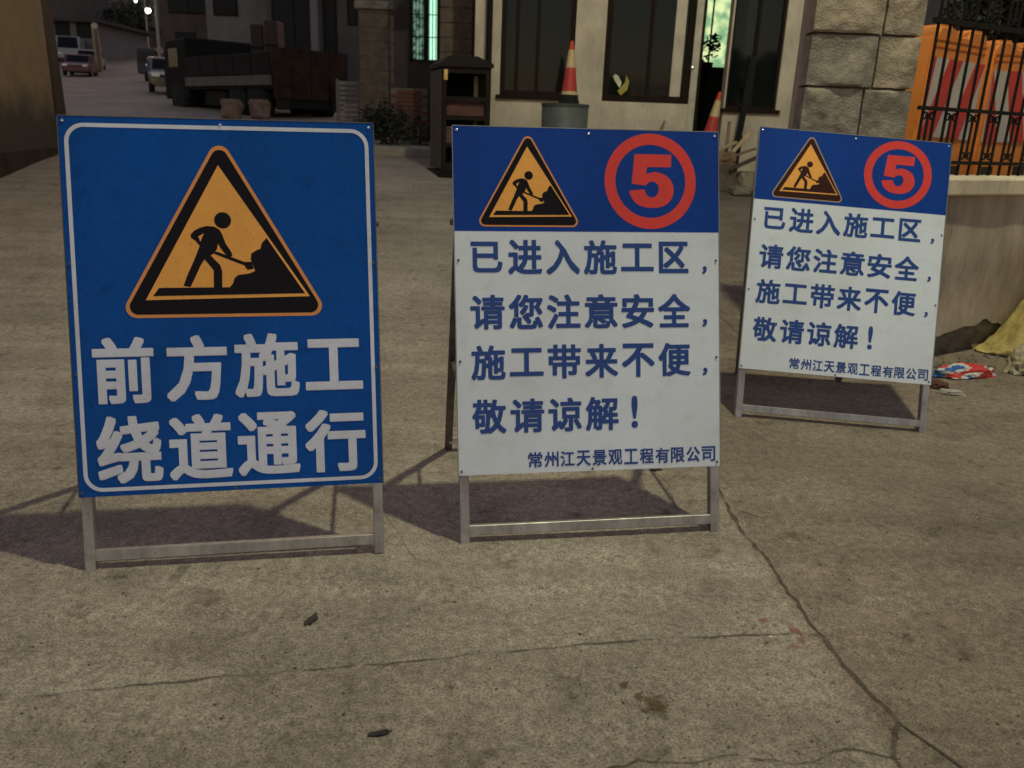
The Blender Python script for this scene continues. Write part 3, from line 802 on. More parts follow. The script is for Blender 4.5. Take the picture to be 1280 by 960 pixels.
# ------------------------------------------------------------------ house with shop windows
HY = 12.6
X = lambda px, py=125, Y=HY: at(px, py, Y).x
Z = lambda px, py, Y=HY: at(px, py, Y).z
house = empty('house', (0, 0, 0))
ZT = 4.6; DZ = 5.0
w1a, w1b, s1z = X(624), X(715), Z(665, 120)
w2a, w2b, s2z = X(752), X(861), Z(800, 128)
da, db = X(869), X(905)
w3a, w3b, s3z = X(907), X(971), Z(940, 137)
hl, hr_ = X(592), X(1050)
WT = 4.25; TH = .22
wb = MB()
def col(a, b_, z0=.4, z1=DZ): wb.box(a, b_, HY, HY + TH, z0, z1)
col(hl, w1a); col(w1b, w2a); col(w2b, da); col(w3b, hr_)
col(db, w3a)
for a, b_, s_ in ((w1a, w1b, s1z), (w2a, w2b, s2z), (w3a, w3b, s3z)):
    wb.box(a, b_, HY, HY + TH, .4, s_); wb.box(a, b_, HY, HY + TH, WT, DZ)
wb.box(da, db, HY, HY + TH, 3.6, DZ)
wb.box(hl, hl + TH, HY + TH, HY + 5.4, .4, DZ); wb.box(hr_ - TH, hr_, HY + TH, HY + 5.4, .4, DZ)
wb.obj('wall', M_cream, house)
MB().box(hl, hr_, HY + 5.2, HY + 5.4, .4, DZ).obj('rear_wall', M_dark, house)
MB().box(hl + TH, hr_ - TH, HY + TH, HY + 5.2, .7, .9).obj('floor', M_dark, house)
MB().box(hl - .3, hr_ + .3, HY - .3, HY + 5.6, DZ, DZ + .2).obj('roof', M_roof, house)
MB().box(X(868), hr_, HY - .5, HY, .5, Z(905, 219)).obj('step', M_conc, house, bevel=.01)
def window(a, b_, s_, top, fr, mull, par=house, y=HY, gm=G_dark, fw=.07, sill=True):
    w = MB(); 
    w.box(a, a + fw, y + .05, y + .13, s_, top); w.box(b_ - fw, b_, y + .05, y + .13, s_, top)
    w.box(a + fw, b_ - fw, y + .05, y + .13, s_, s_ + fw); w.box(a + fw, b_ - fw, y + .05, y + .13, top - fw, top)
    o = w.obj('window', fr, par)
    xs_ = [a + fw] + [a + (b_ - a) * m_ for m_ in mull] + [b_ - fw]
    for m_ in mull: MB().box(a + (b_ - a) * m_ - .025, a + (b_ - a) * m_ + .025, y + .055, y + .125, s_ + fw, top - fw).obj('mullion', fr, o)
    for i in range(len(xs_) - 1):
        g0 = xs_[i] + (.025 if i else 0); g1 = xs_[i + 1] - (.025 if i < len(xs_) - 2 else 0)
        MB().box(g0, g1, y + .085, y + .091, s_ + fw, top - fw).obj('pane', gm, o)
    if sill: MB().box(a - .05, b_ + .05, y - .06, y + .05, s_ - .05, s_ + .003).obj('sill', fr, o)
    return o
wo1 = window(w1a, w1b, s1z, WT, M_frame, [.22, .5])
wo2 = window(w2a, w2b, s2z, WT, M_frame, [.52], fw=.09, sill=False)
wo3 = window(w3a, w3b, s3z, WT, M_frame, [.5], fw=.04)
MB().box(X(837), X(850), HY + .07, HY + .084, s2z + .10, WT - .1).obj('lit_reveal_strip', M_cream, wo2)  # cream strip added ahead of the pane, stands in for a lit reveal
MB().box(X(775), X(800), HY + .35, HY + .38, s2z + .1, WT - .1).obj('curtain', mat('grey_curtain', (.10, .11, .10), .9), wo2)
MB().box(X(652), X(694), HY + .125, HY + .135, s1z + .08, s1z + .95).obj('curtain', mat('red_curtain', (.10, .018, .012), .9), wo1)
# heart-like paper cutting on the window
hm = at(777, 103, HY + .06)
MB().prism([(-.13, .08), (-.10, .02), (-.02, -.08), (.0, .0), (-.06, .09), (-.1, .11)], -.004, .004).obj('paper_cutting', mat('white_paper', (.75, .72, .55), .8), wo2).location = hm
MB().prism([(.0, -.18), (.09, -.10), (.11, .02), (.06, .1), (.05, .0), (-.05, -.12)], -.004, .004).obj('paper_cutting', mat('yellow_paper', (.45, .36, .08), .8), wo2).location = hm
# door leaf opened inward, door frame and knob
dr = MB().box(da, da + .05, HY + .03, HY + .9, .85, 3.55).obj('door', M_frame, house)
MB().box(da - .10, da - .003, HY - .02, HY, .85, 3.6).obj('door_frame', mat('pale_frame', (.55, .5, .4), .7), house)
MB().lathe([(.028, 0), (.034, .015), (.020, .035), (.0, .04)], 14, Matrix.Rotation(math.pi / 2, 3, 'X'), (X(865, 85), HY - .021, Z(865, 85))).obj('knob', M_rivet, house, smooth=True)
# lit rear window seen through the doorway
a, b_ = at(872, 40, HY + 5.15).x, at(915, 40, HY + 5.15).x
zb = at(895, 84, HY + 5.15).z
rw = MB().box(a - .05, b_ + .05, HY + 5.13, HY + 5.17, zb - .05, zb).box(a - .05, a, HY + 5.13, HY + 5.17, zb, 4.5).box(b_, b_ + .05, HY + 5.13, HY + 5.17, zb, 4.5).box((a * .6 + b_ * .4) - .015, (a * .6 + b_ * .4) + .015, HY + 5.13, HY + 5.17, zb, 4.5).obj('rear_window', M_dark, house)
MB().box(a, b_, HY + 5.175, HY + 5.18, zb, 4.5).obj('lit_pane', emit('lit_green_glass', (.72, .84, .42), .95, (.20, .40, .20), 3.2), rw)
house.location = (0, 0, 0)
tag(house, 'cream plastered house with dark shop windows and an open doorway', 'house')
# things inside, seen against the lit pane
def pot_plant(px, py, Y, s, label, seed):
    p = at(px, py, Y); r = empty('potted_plant', (p.x, p.y, .9))
    hh = p.z - .9
    MB().box(-.3, .3, -.2, .2, 0, hh - .3 * s).obj('stand', M_dark, r)
    MB().lathe([(.08 * s, hh - .3 * s), (.13 * s, hh - .02 * s), (.12 * s, hh)], 12).obj('pot', M_frame, r)
    leaf_cloud([((0, 0, hh + .2 * s), .22 * s), ((.1, 0, hh + .35 * s), .16 * s)], 90, .06 * s, seed).obj('leaves', M_leaf, r)
    return tag(r, label, 'potted plant')
pot_plant(883, 78, HY + 3.8, 1.0, 'dark potted plant on a stand inside the open doorway', 8)
pot_plant(930, 110, HY + 1.6, 1.0, 'dim potted plant behind the right hand window of the house', 9)

# dark downpipe at the left end of the house
t = MB().tube([(0, 0, -.1), (0, 0, 4.3)], .045, 10).obj('downpipe', M_iron, smooth=True)
t.location = (X(611, 60, HY - .12), HY - .12, .8)
tag(t, 'dark round downpipe at the left end of the cream house', 'pipe')

# block pillar behind the cabinet and the lit barred window
def block_pillar(name, x0, x1, y0, dep, z0, z1, ch, material, label, cap, seed):
    r = empty(name, ((x0 + x1) / 2, y0, 0)); h = (x1 - x0) / 2; rnd = random.Random(seed)
    MB().box(-h + .025, h - .025, .025, dep - .025, z0, z1).obj('mortar_core', M_mortar, r)
    z = z0; j = 0
    while z < z1 - .02:
        m_ = rnd.uniform(-.35, .35) * h
        for a_, b_ in ((-h, m_ - .008), (m_ + .008, h)):
            me = rough_block(a_, b_, 0, dep, z + .008, min(z1, z + ch) - .008, .012, j * 3.1 + a_ + seed, cuts=1)
            me.materials.append(material); o_ = bpy.data.objects.new('block', me); COL.objects.link(o_); o_.parent = r
        z += ch; j += 1
    if cap: MB().box(-h - .08, h + .08, -.08, dep + .08, z1, z1 + .16).obj('cap', M_stone2, r, bevel=.02)
    return tag(r, label, 'pillar')
gp = gnd(470, 168)
PY = 18.6
block_pillar('brick_pillar', at(450, 100, PY).x, at(489, 100, PY).x, PY, .7, hz(gp.x, PY) - .05, at(470, 12, PY).z, .28, M_brickst, 'brown block gate pillar with a flat cap left of the glass cabinet', True, 3)
MB().box(at(452, 5, PY).x, at(486, 5, PY).x, PY + .05, PY + .6, at(470, 12, PY).z + .16, 5.6).obj('pillar_top', M_stone2, bpy.data.objects['brick_pillar'])
block_pillar('brick_pillar', at(550, 40, 14.3).x, at(590, 40, 14.3).x, 14.3, .6, .85, 4.4, .22, M_brickst, 'dark block pillar behind the glass cabinet beside the lit window', False, 5)

# rear building with a lit window
BY = 17.8
rb = empty('outbuilding')
a, b_, c_, d_ = at(512, 40, BY).x, at(549, 40, BY).x, at(540, 78, BY).z, 5.6
L0, R0 = at(492, 40, BY).x, at(600, 40, BY).x
w = MB(); w.box(L0, a, BY, BY + .25, .8, 6); w.box(b_, R0, BY, BY + .25, .8, 6); w.box(a, b_, BY, BY + .25, .8, c_); w.box(a, b_, BY, BY + .25, d_, 6)
w.obj('wall', M_bwall, rb)
MB().box(L0, R0, BY + .26, BY + 3, 6, 6.2).obj('roof', M_roof, rb)
wf = MB().box(a, a + .05, BY + .02, BY + .1, c_, d_).box(b_ - .05, b_, BY + .02, BY + .1, c_, d_).box(a, b_, BY + .02, BY + .1, c_, c_ + .05).box((a + b_) / 2 - .02, (a + b_) / 2 + .08, BY + .02, BY + .1, c_ + .05, d_).obj('window', M_dark, rb)
mid = (a + b_) / 2
MB().box(a + .05, mid - .02, BY + .08, BY + .09, c_ + .05, d_).obj('pane', emit('dim_green_glass', (.22, .42, .30), .5, (.01, .03, .02), 9), wf)
MB().box(mid + .08, b_ - .05, BY + .08, BY + .09, c_ + .05, d_).obj('pane', emit('lit_mint_glass', (.50, .95, .68), .95), wf)
for i in range(1, 5):
    zz = c_ + .05 + i * (d_ - c_) / 7
    MB().tube([(a + .03, BY - .02, zz), (b_ - .03, BY - .02, zz)], .009, 5).obj('window_bar', M_iron, wf)
for i in range(1, 9):
    xx = a + (b_ - a) * i / 9
    MB().tube([(xx, BY - .02, c_ + .03), (xx, BY - .02, d_)], .008, 5).obj('window_bar', M_iron, wf)
tag(rb, 'dark outbuilding with a mint green lit barred window', 'building')
# pavement strip in front of it, low brick wall, bushes
kp = MB(); q0, q1 = gnd(468, 172), gnd(535, 186)
kp.box(-2.9 - .9, -1.0, 15.3, 17.7, .6, hz(0, 16.5) + .12).obj('x', M_conc) if False else None
struct(MB().box(-4.0, -.9, 14.6, 17.7, .5, hz(0, 15.2) + .1).obj('pavement', M_cap if False else mat('pavement_concrete', (.33, .30, .25), .9, var=.2, scale=3), bevel=.02))
lw = empty('low_brick_wall', (0, 17.0, 0)); rnd = random.Random(2); zb_ = hz(0, 17) + .1
xl, xr = at(488, 100, 17).x, at(534, 100, 17).x
MB().box(xl, xr, .03, .2, zb_, zb_ + .95).obj('mortar_core', M_mortar, lw)
proto = MB().box(-.115, .115, 0, .1, -.03, .03).obj('brick', mat('red_brick', (.17, .07, .05), .9, var=.4, scale=4), lw, bevel=.004)
first = True
for j in range(12):
    xx = xl + .12 + (.12 if j % 2 else 0)
    while xx < xr - .1:
        o_ = proto if first else proto.copy()
        if not first: COL.objects.link(o_); o_.parent = lw
        first = False; o_.location = (xx, rnd.uniform(-.006, .004), zb_ + .04 + j * .077); xx += .242
tag(lw, 'low red brick wall between the block pillar and the glass cabinet', 'wall')
shrub(-2.45, 16.3, hz(0, 16) + .05, .5, .55, 1400, .05, 12, 'dark bush growing against the low brick wall')

# ------------------------------------------------------------------ tall display cabinet
CY = 12.1
cg = gnd(552, 221); cb = gnd(530, 206)
cab = empty('display_cabinet', (cg.x, cg.y, hz(cg.x, cg.y) - .02), .0)
cw = (at(612, 150, cg.y).x - cg.x); cz = at(575, 62, cg.y).z - hz(cg.x, cg.y); sd = cb - cg
dv = Vector((sd.x, sd.y, 0)); dv = dv.normalized() * .95
M_cab = mat('dark_cabinet_wood', (.022, .016, .012), .8, spec=.15, var=.35, scale=8, stretch=(1, 1, .2))
M_cabs = mat('cabinet_side', (.085, .07, .058), .7, var=.3, spec=.2, scale=6, stretch=(2, 2, .3))
def skew(x, y, z): return (x * cw + dv.x * y, dv.y * y + x * .0, z)
def cbox(x0, x1, y0, y1, z0, z1):
    b = MB(); b.hexa([Vector(skew(x, y, z)) for z in (z0, z1) for y in (y0, y1) for x in (x0, x1)]); return b
cbox(0, .03, .02, .98, .12, cz - .22).obj('side_panel', M_cabs, cab)
cbox(.97, 1, .02, .98, .12, cz - .22).obj('side_panel', M_cabs, cab)
cbox(.03, .97, .95, .98, .12, cz - .22).obj('back_panel', M_cab, cab)
for x0, x1 in ((0, .09), (.90, 1)): cbox(x0, x1, 0, .06, .0, cz - .2).obj('corner_post', M_cab, cab, bevel=.005)
for z0, h_ in ((.10, .12), (cz * .62 - .25, .05), (cz * .62 - .62, .05), (cz * .62, .06), (cz - .28, .1)): cbox(.09, .90, .0, .9, z0, z0 + h_).obj('shelf', M_cab, cab)
b = MB(); zt = cz - .2
b.add([Vector(skew(x, y, z)) for x, y, z in ((-.04, -.05, zt), (1.05, -.05, zt), (1.05, 1.03, zt), (-.04, 1.03, zt), (-.03, -.04, zt + .05), (1.04, -.04, zt + .05), (1.04, 1.02, zt + .05), (-.03, 1.02, zt + .05), (.22, .25, zt + .16), (.80, .25, zt + .16), (.80, .75, zt + .16), (.22, .75, zt + .16))],
      [(3, 2, 1, 0), (0, 1, 5, 4), (1, 2, 6, 5), (2, 3, 7, 6), (3, 0, 4, 7), (4, 5, 9, 8), (5, 6, 10, 9), (6, 7, 11, 10), (7, 4, 8, 11), (8, 9, 10, 11)])
b.obj('hipped_top', M_cab, cab)
for i in range(4): cbox(-.012, -.002, .06 + i * .225, .06 + i * .225 + .2, .16, cz - .25).obj('side_board', M_cabs, cab)
MB().box(.02, .07, -.012, -.004, cz * .78, cz * .86).obj('brass_plate', mat('brass', (.6, .42, .12), .35, metal=.7), cab)
cbox(-.08, 1.04, -.10, 1.02, 0, .09).obj('base', M_iron, cab)
tag(cab, 'tall dark wooden cabinet with a hipped top in front of the house', 'cabinet')
def shelf_box(fx, fz, w, h_, material, label):
    p = Vector(skew(fx, .12, fz)) + Vector(cab.location)
    o_ = MB().box(-w / 2, w / 2, -.02, .22, 0, h_).obj('storage_box', material, bevel=.006); o_.location = p
    MB().box(-w / 2 - .01, w / 2 + .01, -.03, .23, h_ + .001, h_ + .03).obj('lid', material, o_)
    return tag(o_, label, 'box')
shelf_box(.48, cz * .62 - .195, .62, .17, mat('dull_red_box', (.11, .035, .025), .6, var=.4, scale=10), 'dull red box on the middle shelf of the cabinet')
shelf_box(.48, cz * .62 - .57, .60, .2, mat('brown_box', (.12, .055, .045), .6, var=.4, scale=10), 'brownish pink box on the lower shelf of the cabinet')

# ------------------------------------------------------------------ drum, cones
DYD = 11.4
dl, drr = at(677, 145, DYD).x, at(735, 145, DYD).x
dc = (dl + drr) / 2; R_ = (drr - dl) / 2; dz0 = hz(dc, DYD); dz1 = at(706, 131, DYD).z
dm = empty('storage_drum', (dc, DYD, dz0)); Hd = dz1 - dz0
MB().lathe([(R_ * .97, 0), (R_, .03), (R_, Hd * .32), (R_ * 1.02, Hd * .335), (R_, Hd * .35), (R_, Hd * .64), (R_ * 1.02, Hd * .655), (R_, Hd * .67), (R_, Hd - .03), (R_ * .99, Hd - .005)], 32).obj('body', mat('grey_drum', (.11, .125, .12), .5, var=.3, scale=6), dm, smooth=True)
MB().lathe([(R_ * 1.03, Hd - .03), (R_ * 1.03, Hd + .01), (R_ * .95, Hd + .012)], 32).obj('rim', mat('drum_rim', (.05, .055, .05), .5), dm, smooth=True)
MB().lathe([(R_ * .95, Hd - .005), (R_ * .95, Hd + .008)], 32).obj('lid', mat('drum_lid', (.09, .09, .085), .6), dm)
tag(dm, 'grey round drum with a cone on top before the house wall', 'drum')
def cone(loc, H, label, tilt=0.):
    r = empty('traffic_cone', loc); r.rotation_euler = (0, tilt, 0)
    rb_ = H * .165
    MB().box(-rb_ * 1.02, rb_ * 1.02, -rb_ * 1.02, rb_ * 1.02, 0, H * .05).lathe([(rb_ * .98, H * .05), (rb_ * .93, H * .145)], 20).obj('base', M_tyre, r, bevel=.004)
    rad = lambda z: rb_ * .93 * (1 - z) + .022 * z
    def seg(n_, z0, z1, m_, g=0): return MB().lathe([(rad(z0) + g, z0 * H), (rad(z1) + g, z1 * H)], 24).obj(n_, m_, r, smooth=True)
    seg('body', .132, 1.0, M_cone)
    seg('white_band', .145, .20, M_cband, .003); seg('white_band', .58, .86, M_cband, .003); seg('red_band', .203, .577, M_rred, .002)
    return tag(r, label, 'traffic cone', 'traffic cones in front of the house')
M_cone = mat('cone_red_orange', (.62, .06, .02), .5, var=.15, scale=10)
M_cband = mat('cone_yellowed_band', (.62, .45, .24), .5, var=.15, scale=20)
cone((at(711, 128, DYD - .05).x, DYD - .05, dz1 + .013), .765, 'red cone with yellowed bands standing on the grey drum')
cx = at(893, 150, 11.9)
cr8 = MB().box(-.28, .28, -.28, .28, 0, .5).obj('crate', M_wood, bevel=.01); cr8.location = (cx.x, 11.9, hz(cx.x, 11.9))
for i in range(4): MB().box(-.29, .29, -.292, -.281, .02 + i * .12, .11 + i * .12).obj('slat', M_wood, cr8)
tag(cr8, 'wooden crate under the second cone by the doorway', 'crate')
cone((cx.x - .07, 11.9, hz(cx.x, 11.9) + .505), .78, 'red and white cone beside the open doorway', .14)

# dark board, sticks and builders' scraps between the signs
def plank(a, b_, w, d_, material, label, cat, name='plank'):
    A, B = Vector(a), Vector(b_); o_ = MB().bar((0, 0, 0), B - A, w, d_).obj(name, material, bevel=.002); o_.location = A
    return tag(o_, label, cat)
g1 = gnd(905, 226)
plank((g1.x, g1.y - .35, hz(g1.x, g1.y - .35) + .03), (g1.x + .05, 12.04, at(908, 70, 12.05).z), .09, .03, mat('dark_blue_board', (.010, .014, .018), .4), 'narrow dark board leaning by the doorway', 'board')
pA = at(798, 205, 12.2); pB = at(831, 151, 12.5)
plank((pA.x, 12.2, hz(pA.x, 12.2) + .02), pB, .035, .03, M_wood, 'dark stick leaning against the wall above the red five', 'stick')
M_pal = M_tan
items = [((916, 190), (937, 166), 11.7, 11.8, .05, M_tan, 'pale tan stick on top of the scrap heap by the right window'),
         ((905, 215), (912, 152), 11.8, 12.0, .045, M_wood, 'upright brown stick in the scrap heap beside the dark board'),
         ((902, 200), (944, 186), 11.6, 11.7, .06, M_wood, 'dark timber lying across the scrap heap'),
         ((920, 208), (926, 170), 11.9, 12.1, .05, M_frame, 'short dark timber leaning in the scrap heap'),
         ((912, 212), (948, 196), 11.5, 11.6, .05, M_bark, 'thick dark branch at the front of the scrap heap'),
         ((903, 186), (921, 178), 11.75, 11.9, .04, M_tan, 'small pale offcut at the left of the scrap heap')]
for (a_, b_, Y0, Y1, wd, mm, lb) in items:
    plank(at(*a_, Y0), at(*b_, Y1), wd, .03, mm, lb, 'timber', 'timber')
def lump(px, py, Y, w, d_, h_, material, label, seed, name='rubble_block', cat='block'):
    p = at(px, py, Y); me = rough_block(-w / 2, w / 2, -d_ / 2, d_ / 2, 0, h_, .02, seed, cuts=3)
    me.materials.append(material); o_ = bpy.data.objects.new(name, me); COL.objects.link(o_)
    o_.location = (p.x, Y, hz(p.x, Y)); o_.rotation_euler = (0, 0, seed)
    return tag(o_, label, cat)
lump(922, 215, 12.0, .32, .3, .16, M_retain, 'pale rubble block under the sticks of the scrap heap', 1)
lump(938, 205, 11.75, .3, .3, .26, M_retain, 'larger grey block at the left edge of the farthest sign', 2)
lump(908, 220, 11.7, .26, .25, .36, M_brickst, 'brown block at the foot of the dark board', 3)
lump(926, 219, 11.45, .45, .25, .10, M_stone2, 'flat slab in front of the scrap heap', 1.6)

# ------------------------------------------------------------------ litter at the low wall
def crumple(name, loc, sx, sy, sz, seed, material, label, cat, cuts=14, ang=0., fold=1.):
    bm = bmesh.new(); bmesh.ops.create_icosphere(bm, subdivisions=5, radius=1)
    for v in bm.verts:
        c = v.co.copy()
        q = Vector((c.x * 1.2, c.y * 1.2, c.z * 1.2)) + Vector((seed, 0, 0))
        k = 1 + .30 * noise.noise(q * 1.4) + fold * .20 * (1 - abs(noise.noise(q * 2.6)) * 3) + .04 * noise.noise(q * 7)
        c = c * k; z = max(-.12, c.z)
        v.co = Vector((c.x * sx, c.y * sy, z * sz))
    me = bpy.data.meshes.new(name); bm.to_mesh(me); bm.free()
    for p in me.polygons: p.use_smooth = True
    me.materials.append(material); o_ = bpy.data.objects.new(name, me); COL.objects.link(o_)
    o_.location = loc; o_.rotation_euler = (0, 0, ang)
    return tag(o_, label, cat) if label else o_
def patchwork(name, cols, scale, rough=.4):
    m = bpy.data.materials.new(name); m.use_nodes = True; n = m.node_tree.nodes; l = m.node_tree.links; b = n["Principled BSDF"]
    b.inputs["Roughness"].default_value = rough
    tc = n.new("ShaderNodeTexCoord"); mp = n.new("ShaderNodeMapping"); mp.inputs['Rotation'].default_value = (.1, .25, .2); mp.inputs['Scale'].default_value = (.55, 1, 1.7)
    no = n.new("ShaderNodeTexNoise"); no.inputs["Scale"].default_value = scale; no.inputs["Detail"].default_value = 1.5
    l.new(tc.outputs["Object"], mp.inputs[0]); l.new(mp.outputs[0], no.inputs["Vector"])
    cr = n.new("ShaderNodeValToRGB"); cr.color_ramp.interpolation = 'CONSTANT'
    els = cr.color_ramp.elements
    for i, (p, c) in enumerate(cols):
        e = els[i] if i < 2 else els.new(p)
        e.position = p; e.color = (*c, 1)
    l.new(no.outputs[0], cr.inputs[0]); l.new(cr.outputs[0], b.inputs["Base Color"])
    return m
M_bag = patchwork('printed_plastic', [(.0, (.03, .14, .42)), (.42, (.65, .62, .6)), (.50, (.62, .05, .04)), (.60, (.7, .66, .62)), (.68, (.04, .2, .5))], 7)
g2 = gnd(1204, 470)
bag = crumple('plastic_bag', (g2.x, g2.y, hz(g2.x, g2.y) + .008), .185, .055, .062, 4.2, M_bag, 'crumpled red, white and blue plastic bag at the foot of the low wall', 'plastic bag', ang=.1)
g3 = gnd(1188, 492)
crumple('paper_scrap', (g3.x, g3.y, hz(g3.x, g3.y) + .004), .065, .03, .02, 1.7, mat('dirty_white', (.45, .40, .36), .8, var=.3, scale=20), 'dirty white paper scrap in front of the plastic bag', 'litter', ang=-.3)
g4 = gnd(1170, 483)
crumple('leaf_litter', (g4.x, g4.y, hz(g4.x, g4.y) + .004), .06, .05, .03, 2.9, mat('rust_brown', (.12, .045, .03), .8, var=.3, scale=20), 'small rust brown scrap beside the leg of the farthest sign', 'litter')
# yellow sack: a draped sheet with a raised peak at the right
g5 = gnd(1285, 470); sx_ = g5
def sack():
    b = MB(); vs = []; fs = []; nu, nv = 46, 30
    o = gnd(1216, 437)
    e1 = Vector((.88, .47, 0)) ; e2 = Vector((-.47, .88, 0))
    for j in range(nv + 1):
        for i in range(nu + 1):
            s_, t_ = i / nu, j / nv
            wdt = .06 + .34 * s_ ** .8
            p = o + Vector((1, -.10, 0)) * (s_ * .50) + Vector((.10, 1, 0)) * ((t_ - .5) * wdt * 1.5 )
            z = hz(p.x, p.y) + .006
            rise = (1.05 * max(0, s_ - .16) ** 1.25) * math.sin(math.pi * min(1, max(0, t_ * 1.0))) ** .8
            f_ = .07 * s_ * (1 - abs(noise.noise(Vector((s_ * 4, t_ * 5, 2)))) * 3) + .02 * noise.noise(Vector((s_ * 10, t_ * 9, 5)))
            z += max(0, rise + f_ * (1 if 0 < j < nv else 0) + .012 * math.sin(t_ * 9 + s_ * 5))
            vs.append((p.x, p.y, z))
    for j in range(nv):
        for i in range(nu): fs.append((j * (nu + 1) + i, j * (nu + 1) + i + 1, (j + 1) * (nu + 1) + i + 1, (j + 1) * (nu + 1) + i))
    b.add(vs, fs)
    o_ = b.obj('yellow_sack', mat('yellow_woven_sack', (.54, .41, .15), .7, var=.4, scale=14, bump=.3, bscale=60), smooth=True)
    sm = o_.modifiers.new('thickness', 'SOLIDIFY'); sm.thickness = .004
    return tag(o_, 'crumpled yellow woven sack at the right edge against the low wall', 'sack')
sack()
g6 = gnd(1274, 468)
crumple('sack_lining', (g6.x + .04, g6.y + .05, hz(g6.x, g6.y) + .02), .10, .07, .14, 6.1, mat('pale_lining', (.42, .36, .25), .8, var=.3, scale=20), 'pale crumpled lining pushed against the front of the yellow sack', 'sack', ang=.4)
rnd = random.Random(77); b = MB()
for i in range(120):
    u_ = rnd.uniform(.5, 4); o2 = WA + WD * u_ + WN * (-.02 - abs(rnd.gauss(0, .09))); k = rnd.uniform(.006, .022); z = hz(o2.x, o2.y)
    a0 = rnd.random() * 6; q = [(o2.x + math.cos(a0 + t_ * 1.57) * k * rnd.uniform(.7, 1.3), o2.y + math.sin(a0 + t_ * 1.57) * k * rnd.uniform(.7, 1.3)) for t_ in range(4)]
    b.add([(x_, y_, z - .002) for x_, y_ in q] + [(o2.x + (x_ - o2.x) * .5, o2.y + (y_ - o2.y) * .5, z + k * rnd.uniform(.6, 1)) for x_, y_ in q], [(3, 2, 1, 0), (4, 5, 6, 7), (0, 1, 5, 4), (1, 2, 6, 5), (2, 3, 7, 6), (3, 0, 4, 7)])
stuff(tag(b.obj('rubble', M_foot), 'small crumbs of fallen render along the foot of the low wall', 'rubble'))

# ------------------------------------------------------------------ yellow building (left)
WL0 = Vector((-5.2, 4.6)); WL1 = Vector((-7.12, 13.03)); dl_ = (WL1 - WL0); Lw = dl_.length; dl_.normalize(); nl = Vector((-dl_.y, dl_.x))
ML = Matrix.Identity(4)
for i in range(2): ML[i][0] = dl_[i]; ML[i][1] = nl[i]
ML[0][3], ML[1][3] = WL0.x, WL0.y
yb = empty('yellow_building'); yb.matrix_world = ML
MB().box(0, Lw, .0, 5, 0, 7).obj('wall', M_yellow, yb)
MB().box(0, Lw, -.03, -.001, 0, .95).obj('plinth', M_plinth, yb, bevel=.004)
tag(yb, 'dull yellow plastered building with a dark stained plinth at left', 'building')
eb, et = gnd(94, 189), at(52, -40, 13.2)
lb_, lt = at(62, 150, 13.2), at(44, -40, 13.2)
b = MB(); y0, y1 = 13.05, 13.7
zb0 = .7; kx = (et.x - eb.x) / (et.z - hz(eb.x, eb.y))
b.hexa([Vector(v) for v in ((-7.75, y0, zb0), (eb.x, y0, zb0), (-7.9, y1, zb0), (eb.x - .2, y1, zb0), (lt.x - .35, y0, et.z), (et.x, y0, et.z), (lt.x - .45, y1, et.z), (et.x - .2, y1, et.z))])
bt = b.obj('buttress', M_plinth, bevel=.02)
tag(bt, 'dark sloping stone buttress at the far corner of the yellow building', 'buttress')

# ------------------------------------------------------------------ far street
def block_house(name, px0, px1, Y, py_top, mat_w, label, dep=8, yaw=0., eave=.4, wins=(), door=None, Yb=None):
    x0, x1 = at(px0, 80, Y).x, at(px1, 80, Y).x; zt = at((px0 + px1) / 2, py_top, Y).z; z0 = hbase(Y) - .3
    r = empty(name, (x0, Y, z0), yaw); Wd = (x1 - x0) / math.cos(yaw); H = zt - z0
    wb_ = MB().box(0, Wd, 0, dep, 0, H).obj('wall', mat_w, r)
    MB().box(-eave, Wd + eave, -eave, dep + eave, H, H + .25).obj('roof', M_roof, r)
    for (fx, fz, fw, fh) in wins:
        w_ = MB().box(fx * Wd, fx * Wd + fw, -.06, 0, fz, fz + fh).obj('window', M_frame, r)
        MB().box(fx * Wd + .08, fx * Wd + fw - .08, -.075, -.061, fz + .08, fz + fh - .08).obj('pane', mat('dark_pane', (.012, .013, .015), .5, spec=.15), w_)
    return tag(r, label, 'building')
block_house('far_house', 66, 124, 74, 28, M_gwall2, 'pale grey far house with a dark eave at the end of the street', dep=10, wins=((.15, 2.2, 1.2, 1.2), (.6, 2.2, 1.2, 1.2)), eave=.8)
block_house('far_house', 30, 84, 88, -60, M_gwall, 'tall grey far block behind the pale house', dep=10, wins=((.6, 8, 1.4, 1.4), (.8, 8, 1.4, 1.4), (.6, 12, 1.4, 1.4), (.8, 12, 1.4, 1.4)))
block_house('far_house', 128, 168, 96, 28, M_bwall, 'brownish far house at the top of the street', dep=8, wins=((.2, 3, 1.2, 1.2), (.6, 3, 1.2, 1.2)))
block_house('far_house', 205, 262, 52, -30, M_bwall, 'brown house behind the dark parked car', dep=9, wins=((.2, 4.2, 1.3, 1.5), (.6, 4.2, 1.3, 1.5), (.3, 1.0, 1.2, 2.2)))
block_house('far_house', 262, 342, 40, -60, M_gwall2, 'pale grey house behind the flatbed truck', dep=9, wins=((.12, 3.6, 1.1, 1.5),))
block_house('far_house', 336, 452, 35, -60, M_gwall, 'grey house with dark doorways right behind the truck tailboard', dep=9, wins=((.06, .4, .95, 5.4), (.28, .4, .9, 5.4), (.60, .4, .55, 5.4), (.86, 3.2, .4, 1.6)))
gp_ = at(396, 30, 34.8)
t = MB().tube([(0, 0, -.5), (0, 0, 5.5)], .16, 12).obj('porch_column', M_gwall2, smooth=True); t.location = (gp_.x, 34.4, hbase(34.4))
tag(t, 'pale porch column of the grey house behind the truck', 'column')
